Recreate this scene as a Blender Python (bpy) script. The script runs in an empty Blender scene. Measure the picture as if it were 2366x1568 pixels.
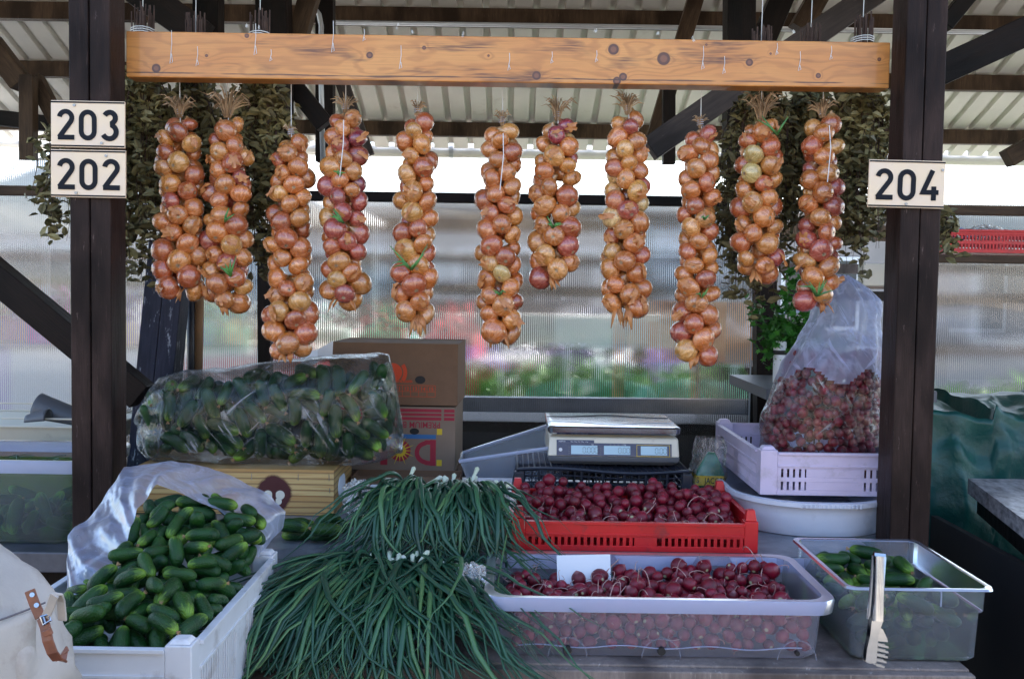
import bpy, math, random
import numpy as np
from mathutils import Vector, Matrix, Euler, noise
R = math.radians
random.seed(7)
S = bpy.context.scene
COL = S.collection
# ------------------------------------------------------------------ camera, sky, sun, exposure
CAMZ = 1.58
FPX = 2300.0
PITCH, ROLL = R(2.85), R(0.85)
CM = Euler((R(90) - PITCH, 0, 0)).to_matrix() @ Matrix.Rotation(ROLL, 3, 'Z')
cd = bpy.data.cameras.new("camera"); cam = bpy.data.objects.new("camera", cd); COL.objects.link(cam)
cam.matrix_world = Matrix.Translation((0, 0, CAMZ)) @ CM.to_4x4()
cd.sensor_width = 36; cd.lens = FPX / 2366 * 36; cd.clip_start = 0.05; cd.clip_end = 900
S.camera = cam
W = bpy.data.worlds.new("World"); S.world = W; W.use_nodes = True
wn = W.node_tree; wn.nodes.clear()
sky = wn.nodes.new('ShaderNodeTexSky'); sky.sky_type = 'NISHITA'; sky.sun_disc = False
SUN_EL, SUN_AZ = R(52), R(24)          # azimuth from +Y towards +X
sky.sun_elevation = SUN_EL; sky.sun_rotation = SUN_AZ; sky.air_density = 1.0; sky.dust_density = 1.6
bg = wn.nodes.new('ShaderNodeBackground'); bg.inputs[1].default_value = 0.15
wo = wn.nodes.new('ShaderNodeOutputWorld')
wn.links.new(sky.outputs[0], bg.inputs[0]); wn.links.new(bg.outputs[0], wo.inputs[0])
sd = bpy.data.lights.new("sun", 'SUN'); sd.energy = 4.5; sd.angle = R(0.5); sd.color = (1, .94, .84)
sun = bpy.data.objects.new("sun", sd); COL.objects.link(sun)
sv = Vector((math.sin(SUN_AZ) * math.cos(SUN_EL), math.cos(SUN_AZ) * math.cos(SUN_EL), math.sin(SUN_EL)))
sun.rotation_euler = sv.to_track_quat('Z', 'Y').to_euler()
S.view_settings.view_transform = 'Standard'; S.view_settings.look = 'None'
S.view_settings.exposure = 2.05; S.view_settings.gamma = 1
cy = S.cycles
cy.max_bounces = 9; cy.diffuse_bounces = 5; cy.glossy_bounces = 3; cy.transmission_bounces = 5
cy.transparent_max_bounces = 20; cy.use_denoising = True; cy.sample_clamp_indirect = 6
cy.caustics_reflective = False; cy.caustics_refractive = False

def at(px, py, Y):
    d = CM @ Vector(((px - 1183) / FPX, (784 - py) / FPX, -1))
    return Vector((0, 0, CAMZ)) + d * (Y / d.y)

# ------------------------------------------------------------------ node helpers
def newmat(name):
    m = bpy.data.materials.new(name); m.use_nodes = True; t = m.node_tree; t.nodes.clear()
    o = t.nodes.new('ShaderNodeOutputMaterial'); return m, t, o
def nd(t, typ, ins=None, **kw):
    n = t.nodes.new('ShaderNode' + typ)
    for k, v in kw.items(): setattr(n, k, v)
    for k, v in (ins or {}).items():
        s = n.inputs[k]
        if isinstance(v, bpy.types.NodeSocket): t.links.new(v, s)
        else:
            if isinstance(v, tuple) and len(v) == 3 and s.type == 'RGBA': v = (*v, 1)
            s.default_value = v
    return n
def mth(t, op, a, b=0.0, c=None, clamp=False):
    ins = {0: a, 1: b}
    if c is not None: ins[2] = c
    return nd(t, 'Math', ins, operation=op, use_clamp=clamp).outputs[0]
def mixc(t, f, a, b, blend='MIX'):
    n = nd(t, 'Mix', {}, data_type='RGBA', blend_type=blend)
    for s, v in ((n.inputs[0], f), (n.inputs[6], a), (n.inputs[7], b)):
        if isinstance(v, bpy.types.NodeSocket): t.links.new(v, s)
        else: s.default_value = (*v, 1) if isinstance(v, tuple) and len(v) == 3 else v
    return n.outputs[2]
def ramp(t, f, stops):
    n = nd(t, 'ValToRGB', {0: f}); e = n.color_ramp.elements
    while len(e) < len(stops): e.new(.5)
    for i, (p, c) in enumerate(stops):
        e[i].position = p; e[i].color = (*c, 1) if len(c) == 3 else c
    return n.outputs[0]
def rng(t, f, a, b, c=0.0, d=1.0):
    return nd(t, 'MapRange', {0: f, 1: a, 2: b, 3: c, 4: d}).outputs[0]
def coord(t, scale=(1, 1, 1), kind='Object', loc=(0, 0, 0)):
    tc = nd(t, 'TexCoord')
    return nd(t, 'Mapping', {0: tc.outputs[kind], 1: loc, 3: scale}).outputs[0]
def noi(t, vec, scale=5, detail=4, rough=.55, dist=0.0):
    return nd(t, 'TexNoise', {'Vector': vec, 'Scale': scale, 'Detail': detail, 'Roughness': rough, 'Distortion': dist}).outputs[0]
def surf(t, o, **ins):
    m = {'coati': 'Coat IOR', 'col': 'Base Color', 'rough': 'Roughness', 'metal': 'Metallic', 'nrm': 'Normal', 'spec': 'Specular IOR Level', 'coat': 'Coat Weight',
         'coatr': 'Coat Roughness', 'trans': 'Transmission Weight', 'alpha': 'Alpha', 'sss': 'Subsurface Weight', 'sheen': 'Sheen Weight',
         'emit': 'Emission Color', 'emits': 'Emission Strength'}
    p = nd(t, 'BsdfPrincipled', {m[k]: v for k, v in ins.items()})
    if o: t.links.new(p.outputs[0], o.inputs[0])
    return p
def bump(t, h, strength=.3, dist=.01):
    return nd(t, 'Bump', {'Height': h, 'Strength': strength, 'Distance': dist}).outputs[0]
def pbr(name, col, col2=None, scale=8, rough=.5, metal=0, bs=0, bscale=40, bd=.002, sc3=(1, 1, 1), spec=.5, coat=0, island=0, rvar=0, dirt=None):
    m, t, o = newmat(name); v = coord(t, sc3)
    c = col
    if col2:
        f = rng(t, noi(t, v, scale, 5, .6), .35, .65); c = mixc(t, f, col, col2)
    if dirt:
        f = rng(t, noi(t, coord(t, (1, 1, 1), loc=(3, 7, 1)), dirt[1], 6, .65), dirt[2], dirt[2] + .12, 0, dirt[3]); c = mixc(t, f, c, dirt[0])
    if island:
        g = nd(t, 'NewGeometry'); hs = nd(t, 'HueSaturation', {'Color': c, 'Value': rng(t, g.outputs['Random Per Island'], 0, 1, 1 - island, 1 + island)}); c = hs.outputs[0]
    r = rough
    if rvar: r = rng(t, noi(t, v, scale * 1.7, 4), .3, .7, rough - rvar, rough + rvar)
    ins = dict(col=c, rough=r, metal=metal, spec=spec, coat=coat)
    if bs: ins['nrm'] = bump(t, noi(t, v, bscale, 4), bs, bd)
    surf(t, o, **ins); return m

# ------------------------------------------------------------------ mesh helpers
class MB:
    def __init__(s): s.v = []; s.f = []; s.m = []; s.cur = 0
    def add(s, vs, fs):
        b = len(s.v); s.v += [tuple(x) for x in vs]; s.f += [tuple(b + i for i in f) for f in fs]; s.m += [s.cur] * len(fs); return s
    def box(s, a, b, M=None):
        x0, y0, z0 = a; x1, y1, z1 = b
        vs = [Vector(p) for p in ((x0, y0, z0), (x1, y0, z0), (x1, y1, z0), (x0, y1, z0), (x0, y0, z1), (x1, y0, z1), (x1, y1, z1), (x0, y1, z1))]
        if M: vs = [M @ p for p in vs]
        return s.add(vs, [(0, 3, 2, 1), (4, 5, 6, 7), (0, 1, 5, 4), (1, 2, 6, 5), (2, 3, 7, 6), (3, 0, 4, 7)])
    def quad(s, a, b, c, d): return s.add([a, b, c, d], [(0, 1, 2, 3)])
    def tube(s, pts, r, seg=6, flat=1.0, cap=True):
        pts = [Vector(p) for p in pts]; n = len(pts)
        if not hasattr(r, '__len__'): r = [r] * n
        d0 = (pts[1] - pts[0]).normalized(); up = Vector((0, 0, 1)) if abs(d0.z) < .9 else Vector((1, 0, 0))
        vs = []
        for i in range(n):
            d = (pts[min(i + 1, n - 1)] - pts[max(i - 1, 0)])
            d = d.normalized() if d.length > 1e-9 else d0
            x = d.cross(up)
            if x.length < 1e-4: x = d.cross(Vector((0, 1, 0)))
            x.normalize(); y = x.cross(d).normalized(); up = y
            for k in range(seg):
                a = 2 * math.pi * k / seg; vs.append(pts[i] + x * math.cos(a) * r[i] + y * math.sin(a) * r[i] * flat)
        fs = [(i * seg + k, i * seg + (k + 1) % seg, (i + 1) * seg + (k + 1) % seg, (i + 1) * seg + k) for i in range(n - 1) for k in range(seg)]
        if cap: fs += [tuple(range(seg - 1, -1, -1)), tuple((n - 1) * seg + k for k in range(seg))]
        return s.add(vs, fs)
    def loops(s, loops, close=True, cap0=False, cap1=False):
        n = len(loops[0]); vs = [p for l in loops for p in l]
        fs = [(i * n + k, i * n + (k + 1) % n, (i + 1) * n + (k + 1) % n, (i + 1) * n + k) for i in range(len(loops) - 1) for k in range(n if close else n - 1)]
        if cap0: fs.append(tuple(range(n - 1, -1, -1)))
        if cap1: fs.append(tuple((len(loops) - 1) * n + k for k in range(n)))
        return s.add(vs, fs)
    def lathe(s, prof, seg=20, c=(0, 0, 0)):
        return s.loops([[(c[0] + r * math.cos(2 * math.pi * k / seg), c[1] + r * math.sin(2 * math.pi * k / seg), c[2] + z) for k in range(seg)] for r, z in prof])
    def mesh(s, name, mats, smooth=False, off=None):
        me = bpy.data.meshes.new(name)
        v = s.v if off is None else [(x - off[0], y - off[1], z - off[2]) for x, y, z in s.v]
        me.from_pydata(v, [], s.f)
        if not isinstance(mats, (list, tuple)): mats = [mats]
        for m in mats: me.materials.append(m)
        me.polygons.foreach_set('material_index', s.m)
        if smooth: me.polygons.foreach_set('use_smooth', [True] * len(s.f))
        me.update(); return me
    def build(s, name, mats, parent=None, smooth=False, loc=None, label=None, bevel=0):
        off = Vector(loc) if loc is not None else (parent.get('_w') and Vector(parent['_w']) if parent else None)
        if off is None: off = Vector((0, 0, 0))
        me = s.mesh(name, mats, smooth, off)
        o = bpy.data.objects.new(name, me); COL.objects.link(o)
        if parent:
            o.parent = parent; o.location = off - Vector(parent['_w'])
        else: o.location = off
        o['_w'] = tuple(off)
        if label: o['label'] = label
        if bevel:
            b = o.modifiers.new('bevel', 'BEVEL'); b.width = bevel; b.segments = 2; b.limit_method = 'ANGLE'
        if smooth == 'auto':
            me.polygons.foreach_set('use_smooth', [True] * len(s.f)); me.set_sharp_from_angle(angle=R(40))
        return o
def tag(o, label=None, cat=None, group=None, kind=None):
    for k, v in (('label', label), ('category', cat), ('group', group), ('kind', kind)):
        if v: o[k] = v
    return o
def thing(name, loc, label, cat, group=None):
    o = bpy.data.objects.new(name, None); COL.objects.link(o); o.location = loc; o['_w'] = tuple(loc); o.empty_display_size = .05
    return tag(o, label, cat, group)
def inst(name, me, M, parent=None):
    o = bpy.data.objects.new(name, me); COL.objects.link(o)
    if parent: o.parent = parent; M = Matrix.Translation(-Vector(parent['_w'])) @ M
    o.matrix_basis = M; return o
def beam(name, p1, p2, w, h, mat, parent=None, label=None, cat=None, group=None, boards=1, bevel=.003, roll=0):
    """timber from p1 to p2, local Z along its length"""
    p1 = Vector(p1); p2 = Vector(p2); d = p2 - p1; L = d.length; z = d.normalized()
    x = Vector((0, 1, 0)).cross(z)
    if x.length < .1: x = Vector((1, 0, 0))
    x.normalize(); y = z.cross(x)
    M = Matrix((x, y, z)).transposed().to_4x4(); M = Matrix.Translation(p1) @ M @ Matrix.Rotation(roll, 4, 'Z')
    def one(b, nm, par):
        me = b.mesh(nm, mat); o = inst(nm, me, M, par)
        if bevel: q = o.modifiers.new('bevel', 'BEVEL'); q.width = bevel; q.segments = 2
        return o
    if boards == 1:
        b = MB(); b.box((-w / 2, -h / 2, 0), (w / 2, h / 2, L)); o = one(b, name, parent)
        if not parent: tag(o, label, cat, group)
        elif label: o['label'] = label
        return o
    root = thing(name, p1, label, cat, group)
    for i in range(boards):
        b = MB(); a = -w / 2 + w * i / boards; b.box((a + .0008, -h / 2 + .002 * (i % 2), 0), (a + w / boards - .0008, h / 2, L)); one(b, 'board', root)
    return root
def text(s, size, mat, M, parent, name='lettering', ext=.0004, align='LEFT', sx=1, bold=0.0):
    c = bpy.data.curves.new(name, 'FONT'); c.body = s; c.size = size; c.extrude = ext; c.align_x = align; c.offset = bold
    t = bpy.data.objects.new('tmp', c); COL.objects.link(t)
    dg = bpy.context.evaluated_depsgraph_get(); me = bpy.data.meshes.new_from_object(t.evaluated_get(dg))
    bpy.data.objects.remove(t); me.materials.clear(); me.materials.append(mat); me.transform(Matrix.Diagonal((sx, 1, 1, 1)))
    return inst(name, me, M, parent)
def faceM(o, right=(1, 0, 0), up=(0, 0, 1)):
    r = Vector(right).normalized(); u = Vector(up).normalized(); n = r.cross(u)
    return Matrix.Translation(Vector(o)) @ Matrix((r, u, n)).transposed().to_4x4()
def rrect(hx, hy, r, z, cx=0, cy=0, n=6):
    out = []
    for sx, sy, a0 in ((1, 1, 0), (-1, 1, 90), (-1, -1, 180), (1, -1, 270)):
        for k in range(n + 1):
            a = R(a0 + 90 * k / n); out.append((cx + sx * (hx - r) + r * math.cos(a), cy + sy * (hy - r) + r * math.sin(a), z))
    return out
def fbm(p, s=1.0, o=4): return noise.fractal(Vector(p) * s, 1.0, 2.0, o)
def stroke(b, pts, w, z0, z1, M, closed=False):
    """mitred ribbon of width w through 2-D pts, extruded z0..z1"""
    P = [Vector((p[0], p[1], 0)) for p in pts]; n = len(P); L = []; Rr = []
    for i in range(n):
        if closed: a, c = P[i - 1], P[(i + 1) % n]
        else: a, c = P[max(i - 1, 0)], P[min(i + 1, n - 1)]
        d1 = (P[i] - a).normalized() if (P[i] - a).length > 0 else (c - P[i]).normalized()
        d2 = (c - P[i]).normalized() if (c - P[i]).length > 0 else d1
        n1 = Vector((-d1.y, d1.x, 0)); n2 = Vector((-d2.y, d2.x, 0)); nn = (n1 + n2).normalized(); k = min(1 / max(nn.dot(n1), .4), 2.2)
        L.append(P[i] + nn * w / 2 * k); Rr.append(P[i] - nn * w / 2 * k)
    lo = []
    for l, r in zip(L, Rr):
        lo.append([M @ Vector((l.x, l.y, z1)), M @ Vector((r.x, r.y, z1)), M @ Vector((r.x, r.y, z0)), M @ Vector((l.x, l.y, z0))])
    if closed: lo.append(lo[0])
    b.loops(lo, True, not closed, not closed)
def arc(cx, cy, r, a0, a1, n=12, ry=None):
    return [(cx + r * math.cos(R(a0 + (a1 - a0) * i / n)), cy + (ry or r) * math.sin(R(a0 + (a1 - a0) * i / n))) for i in range(n + 1)]
def ridged(p, s): return 1 - abs(noise.noise(Vector(p) * s)) * 2
# ------------------------------------------------------------------ materials
def dark_wood(name, c1, c2, peel=0.0, peelc=(.35, .38, .45)):
    m, t, o = newmat(name); v = coord(t, (9, 9, .9)); g = noi(t, v, 9, 7, .65, .6)
    c = mixc(t, rng(t, g, .3, .7), c1, c2)
    c = mixc(t, rng(t, noi(t, coord(t, (3, 3, 1)), 2.2, 3), .45, .62), c, tuple(x * .62 for x in c1))
    st = noi(t, coord(t, (40, 40, 3)), 6, 5, .7)
    c = mixc(t, rng(t, st, .62, .7, 0, .35), c, tuple(min(1, x * 2.6) for x in c2))
    if peel: c = mixc(t, rng(t, noi(t, coord(t, (16, 16, 3.5), loc=(2, 0, 5)), 3, 6, .75), .58 + (1 - peel) * .1, .62 + (1 - peel) * .1, 0, .9), c, peelc)
    surf(t, o, col=c, rough=rng(t, g, .3, .7, .38, .62), nrm=bump(t, noi(t, coord(t, (60, 60, 4)), 5, 5), .45, .003), spec=.12); return m
M = {}
M['post'] = dark_wood('stained post wood', (.020, .012, .011), (.058, .035, .029), .35, (.13, .09, .08))
M['postside'] = dark_wood('dark brown timber', (.007, .005, .0045), (.018, .011, .009))
M['brown'] = dark_wood('brown timber', (.045, .028, .018), (.10, .064, .04))
M['grey'] = dark_wood('weathered timber', (.045, .036, .034), (.085, .066, .060))
M['lean'] = dark_wood('peeling blue-black timber', (.022, .026, .045), (.045, .048, .075), .85)
M['tan'] = dark_wood('tan pole wood', (.30, .18, .10), (.38, .24, .14))
M['plank'] = dark_wood('worn table plank', (.16, .13, .12), (.30, .25, .22), .4, (.5, .46, .42))
M['dark'] = pbr('near black', (.008, .008, .01), rough=.6)
M['roof'] = pbr('cream painted roof sheet', (.72, .70, .65), (.64, .62, .58), 3, .5, dirt=((.35, .3, .24), 6, .62, .35))
M['white'] = pbr('white plastic', (.70, .72, .76), (.62, .63, .66), 6, .4, bs=.05, dirt=((.30, .27, .25), 14, .54, .5))
M['lilac'] = pbr('lilac plastic', (.60, .52, .68), (.55, .47, .62), 6, .42, dirt=((.3, .26, .28), 16, .55, .45))
M['red'] = pbr('red plastic', (.62, .012, .016), (.50, .01, .014), 7, .38, bs=.05, dirt=((.16, .03, .03), 18, .54, .6))
M['black'] = pbr('blue-black plastic', (.010, .012, .022), (.016, .018, .03), 9, .42)
M['zinc'] = pbr('zinc sheet', (.34, .36, .40), (.22, .23, .26), 14, .42, metal=.55, bs=.1, bscale=12, rvar=.08)
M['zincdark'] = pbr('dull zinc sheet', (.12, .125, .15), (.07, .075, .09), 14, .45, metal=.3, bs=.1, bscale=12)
M['steel'] = pbr('stainless steel', (.40, .43, .49), (.30, .33, .38), 3, .15, metal=1, sc3=(1, 6, 6), rvar=.03)
M['steeldark'] = pbr('dark pressed line in steel', (.10, .10, .12), rough=.35, metal=.8)
M['cream'] = pbr('cream casing', (.72, .69, .58), (.66, .62, .52), 5, .4, dirt=((.3, .25, .2), 20, .64, .4))
M['greycase'] = pbr('grey casing', (.09, .10, .12), rough=.45)
M['navy'] = pbr('navy keypad', (.03, .035, .085), (.06, .06, .11), 30, .25)
M['lcd'] = pbr('pale blue display glass', (.42, .60, .70), rough=.12)
M['lcddig'] = pbr('display digit', (.13, .2, .24), rough=.5)
M['silver'] = pbr('silver print', (.6, .62, .68), rough=.35)
M['string'] = pbr('white string', (.82, .82, .80), rough=.7)
M['thread'] = pbr('grey thread', (.45, .45, .5), rough=.6)
M['card'] = pbr('brown cardboard', (.185, .105, .062), (.165, .094, .055), 30, .75, bs=.15, bscale=90)
M['carddark'] = pbr('cardboard edge', (.16, .10, .065), rough=.8)
M['cardwhite'] = pbr('pale cardboard', (.25, .185, .14), (.22, .165, .125), 12, .75)
M['orange'] = pbr('orange print', (.62, .07, .02), rough=.7)
M['crimson'] = pbr('crimson print', (.36, .02, .05), (.32, .02, .04), 25, .7)
M['yellow'] = pbr('yellow print', (.70, .50, .03), rough=.6)
M['blueprint'] = pbr('blue print', (.03, .14, .36), rough=.6)
M['maroon'] = pbr('maroon print', (.07, .012, .012), rough=.7)
M['jacket'] = pbr('green coffee foil', (.01, .17, .09), (.008, .11, .06), 30, .22, coat=.4)
M['inkblack'] = pbr('black paint', (.006, .008, .014), rough=.45, spec=.15)
M['signplate'] = pbr('cream enamel plate', (.86, .66, .44), (.82, .64, .48), 9, .35, dirt=((.45, .3, .2), 30, .66, .5))
M['screw'] = pbr('screw metal', (.3, .3, .3), rough=.35, metal=1)
M['pipe'] = pbr('grey conduit', (.5, .52, .55), rough=.3, metal=.3)
M['asphalt'] = pbr('paving', (.46, .45, .42), (.38, .37, .35), 1.5, .85, bs=.2, bscale=60)
M['unseen_road'] = pbr('asphalt', (.13, .125, .12), (.09, .09, .09), 2, .85)
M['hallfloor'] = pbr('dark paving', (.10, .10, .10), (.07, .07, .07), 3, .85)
M['tarp'] = pbr('green tarpaulin', (.002, .080, .058), (.002, .055, .050), 5, .42, bs=.5, bscale=70, bd=.004)
M['granite'] = pbr('speckled worktop', (.42, .40, .42), (.10, .09, .10), 60, .35, sc3=(1, .4, 1))
M['paper'] = pbr('white paper', (.80, .84, .90), rough=.7)
M['canvas'] = pbr('natural canvas', (.46, .42, .38), (.37, .34, .31), 7, .88, bs=.5, bscale=260, bd=.001, dirt=((.25, .21, .18), 9, .54, .6))
M['leather'] = pbr('brown leather', (.24, .085, .045), (.14, .05, .03), 40, .42, bs=.2, bscale=90)
M['seam'] = pbr('dark seam', (.12, .11, .12), rough=.9)
M['stalk'] = pbr('dried onion stalk', (.50, .34, .20), (.34, .22, .12), 60, .8, island=.35)
M['peel'] = pbr('papery onion skin', (.56, .25, .085), (.44, .16, .05), 40, .32, island=.25, sc3=(1, 1, 1))
M['shoot'] = pbr('green shoot', (.10, .28, .06), (.05, .17, .05), 30, .45)
M['blossom'] = pbr('dried blossom', (.40, .24, .12), rough=.8)
M['whiskleaf'] = pbr('dried birch leaf', (.26, .225, .10), (.10, .095, .038), 18, .6, island=.6)
M['twig'] = pbr('birch twig', (.045, .022, .016), (.09, .05, .035), 60, .7)
M['bulb'] = pbr('scallion bulb', (.72, .74, .62), (.55, .62, .38), 40, .35)
M['root'] = pbr('radish root', (.52, .36, .30), (.40, .20, .20), 80, .6)
M['greenleaf'] = pbr('fresh leaf', (.06, .25, .03), (.03, .13, .02), 20, .45, island=.35)
M['shrub'] = pbr('shrub leaf', (.09, .26, .02), (.05, .17, .015), 12, .6, island=.4)

def pine():
    m, t, o = newmat('varnished pine'); tc = nd(t, 'TexCoord'); v = tc.outputs['Object']
    knots = [(.075, .022, .013), (1.235, .018, .012), (.43, -.02, .006), (.30, .105, .007), (1.21, .085, .016), (1.335, .064, .019), (1.22, .008, .012), (1.548, .058, .011),
             (1.835, .126, .013), (1.87, .07, .006), (1.72, .028, .008), (1.95, .03, .007), (.605, .062, .010), (.74, .082, .006), (1.02, .018, .013), (1.60, .08, .004), (.20, .055, .005), (.90, .065, .004), (1.44, .10, .004)]
    sp = nd(t, 'SeparateXYZ', {0: v}); kf = None; ring = None
    for kx, kz, kr in knots:
        kx *= 1.04; kz *= 1.04; kr *= .60
        dv = nd(t, 'VectorMath', {0: v, 1: (kx, 0, kz)}, operation='SUBTRACT').outputs[0]
        dv = nd(t, 'VectorMath', {0: dv, 1: (1, 0, 1)}, operation='MULTIPLY').outputs[0]
        ln = nd(t, 'VectorMath', {0: dv}, operation='LENGTH').outputs['Value']
        k = mth(t, 'DIVIDE', kr, mth(t, 'ADD', ln, .0005))        # >1 inside the knot
        kf = k if kf is None else mth(t, 'MAXIMUM', kf, k)
    warp = noi(t, coord(t, (1.6, 1, 7)), 1.5, 3, .5)
    zz = mth(t, 'ADD', mth(t, 'MULTIPLY', sp.outputs[2], 34), mth(t, 'MULTIPLY', warp, 9.0))
    zz = mth(t, 'ADD', zz, mth(t, 'MULTIPLY', mth(t, 'MINIMUM', kf, 1.5), 2.6))
    rg = mth(t, 'SINE', mth(t, 'MULTIPLY', zz, 6.28)); rg = rng(t, rg, .1, 1)
    fine = noi(t, coord(t, (2.2, 60, 210)), 3, 5, .7)
    c = mixc(t, rng(t, noi(t, coord(t, (1, 1, 3)), 2.5, 4), .35, .65), (.60, .220, .044), (.70, .305, .075))
    c = mixc(t, mth(t, 'MULTIPLY', rg, .45), c, (.40, .135, .03))
    c = mixc(t, rng(t, fine, .48, .66, 0, .5), c, (.40, .15, .035))
    st = noi(t, coord(t, (2.1, 1, 8), loc=(4.3, 0, 1)), 2.2, 3, .5)                 # dark weather stains
    grn = noi(t, coord(t, (4, 1, 110), loc=(0, 0, 3)), 2, 3, .6)
    c = mixc(t, mth(t, 'MULTIPLY', rng(t, st, .54, .66), rng(t, grn, .40, .56)), c, (.15, .052, .018))
    c = mixc(t, rng(t, kf, .7, .97, 0, .5), c, (.34, .11, .035)); c = mixc(t, rng(t, kf, .62, .70), c, mixc(t, rng(t, kf, .97, 1.4), (.10, .032, .014), (.22, .075, .03)))
    cr = mth(t, 'ABSOLUTE', mth(t, 'SUBTRACT', mth(t, 'ADD', sp.outputs[2], mth(t, 'MULTIPLY', noi(t, coord(t, (1.4, 0, 0)), 2, 4), .010)), .0165))
    c = mixc(t, mth(t, 'MULTIPLY', rng(t, cr, .0005, .0022, 1, 0), rng(t, noi(t, coord(t, (3, 0, 0), loc=(9, 0, 0)), 2, 3), .38, .5)), c, (.05, .02, .01))
    top = rng(t, sp.outputs[2], .140, .153)
    c = mixc(t, mth(t, 'MULTIPLY', top, rng(t, noi(t, coord(t, (5, 1, 5)), 4, 5), .3, .6)), c, (.16, .06, .03))
    surf(t, o, col=c, rough=.42, coat=.25, nrm=bump(t, mth(t, 'ADD', fine, rg), .12, .002)); return m
M['pine'] = pine()

def onion_mat():
    m, t, o = newmat('onion skin'); oi = nd(t, 'ObjectInfo'); tc = nd(t, 'TexCoord'); v = tc.outputs['Object']
    sp = nd(t, 'SeparateXYZ', {0: v}); fl = nd(t, 'CombineXYZ', {0: sp.outputs[0], 1: sp.outputs[1], 2: 0.0}).outputs[0]
    nn = nd(t, 'VectorMath', {0: fl}, operation='NORMALIZE').outputs[0]
    tw = nd(t, 'CombineXYZ', {0: mth(t, 'MULTIPLY', sp.outputs[2], 9.0), 1: oi.outputs['Random'], 2: mth(t, 'MULTIPLY', sp.outputs[2], 14.0)}).outputs[0]
    sv_ = nd(t, 'VectorMath', {0: nn, 1: tw}, operation='ADD').outputs[0]
    st = noi(t, sv_, 9, 5, .7); st2 = noi(t, sv_, 3, 3, .5)
    base = oi.outputs['Color']
    dk = nd(t, 'HueSaturation', {0: .490, 1: 1.08, 2: .52, 4: base}).outputs[0]
    lt = nd(t, 'HueSaturation', {0: .510, 1: .80, 2: 1.65, 4: base}).outputs[0]
    c = mixc(t, rng(t, st, .50, .68), base, dk); c = mixc(t, rng(t, noi(t, sv_, 17, 3, .6), .56, .66, 0, .45), c, lt); c = mixc(t, rng(t, st2, .52, .72, 0, .75), c, lt)
    rr = nd(t, 'VectorMath', {0: fl}, operation='LENGTH').outputs['Value']
    blot = noi(t, nd(t, 'VectorMath', {0: v, 1: oi.outputs['Location']}, operation='ADD').outputs[0], 55, 4, .6)
    c = mixc(t, rng(t, blot, .60, .66, 0, .40), c, lt)
    scar = mth(t, 'MULTIPLY', rng(t, rr, .0035, .006, 1, 0), rng(t, sp.outputs[2], -.01, -.005, 1, 0))
    c = mixc(t, scar, c, (.40, .27, .15))
    tip = rng(t, sp.outputs[2], .022, .032); c = mixc(t, tip, c, (.42, .24, .10))
    surf(t, o, col=c, rough=rng(t, blot, .3, .7, .20, .36), coat=1.0, coati=1.7, coatr=.10, nrm=bump(t, mth(t, 'ADD', mth(t, 'MULTIPLY', st, .9), mth(t, 'MULTIPLY', noi(t, sv_, 22, 3, .7), .5)), .42, .0022), spec=.5); return m
M['onion'] = onion_mat()
def cuc_mat():
    m, t, o = newmat('cucumber skin'); oi = nd(t, 'ObjectInfo'); tc = nd(t, 'TexCoord'); v = tc.outputs['Object']; sp = nd(t, 'SeparateXYZ', {0: v})
    fl = nd(t, 'CombineXYZ', {0: 0.0, 1: sp.outputs[1], 2: sp.outputs[2]}).outputs[0]; nn = nd(t, 'VectorMath', {0: fl}, operation='NORMALIZE').outputs[0]
    sv_ = nd(t, 'VectorMath', {0: nn, 1: nd(t, 'CombineXYZ', {0: mth(t, 'MULTIPLY', sp.outputs[0], 8.0), 1: oi.outputs['Random'], 2: 0.0}).outputs[0]}, operation='ADD').outputs[0]
    st = noi(t, sv_, 5, 4, .6); wart = nd(t, 'TexVoronoi', {'Vector': v, 'Scale': 260.0}).outputs[0]
    big = noi(t, nd(t, 'VectorMath', {0: v, 1: oi.outputs['Location']}, operation='ADD').outputs[0], 22, 3)
    c = mixc(t, rng(t, big, .35, .65), (.005, .032, .008), (.012, .062, .009))
    c = mixc(t, rng(t, oi.outputs['Random'], .75, 1, 0, .4), c, (.035, .10, .015))
    c = mixc(t, rng(t, wart, .0, .35, .45, 0), c, (.06, .15, .05))
    tt = mth(t, 'ADD', sp.outputs[0], mth(t, 'MULTIPLY', mth(t, 'SUBTRACT', st, .5), .075))
    c = mixc(t, rng(t, tt, .024, .056, 0, .85), c, (.26, .44, .05))
    surf(t, o, col=c, rough=.40, nrm=bump(t, mth(t, 'SUBTRACT', 1.0, wart), .6, .0018), spec=.32); return m
M['cuc'] = cuc_mat()
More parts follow.
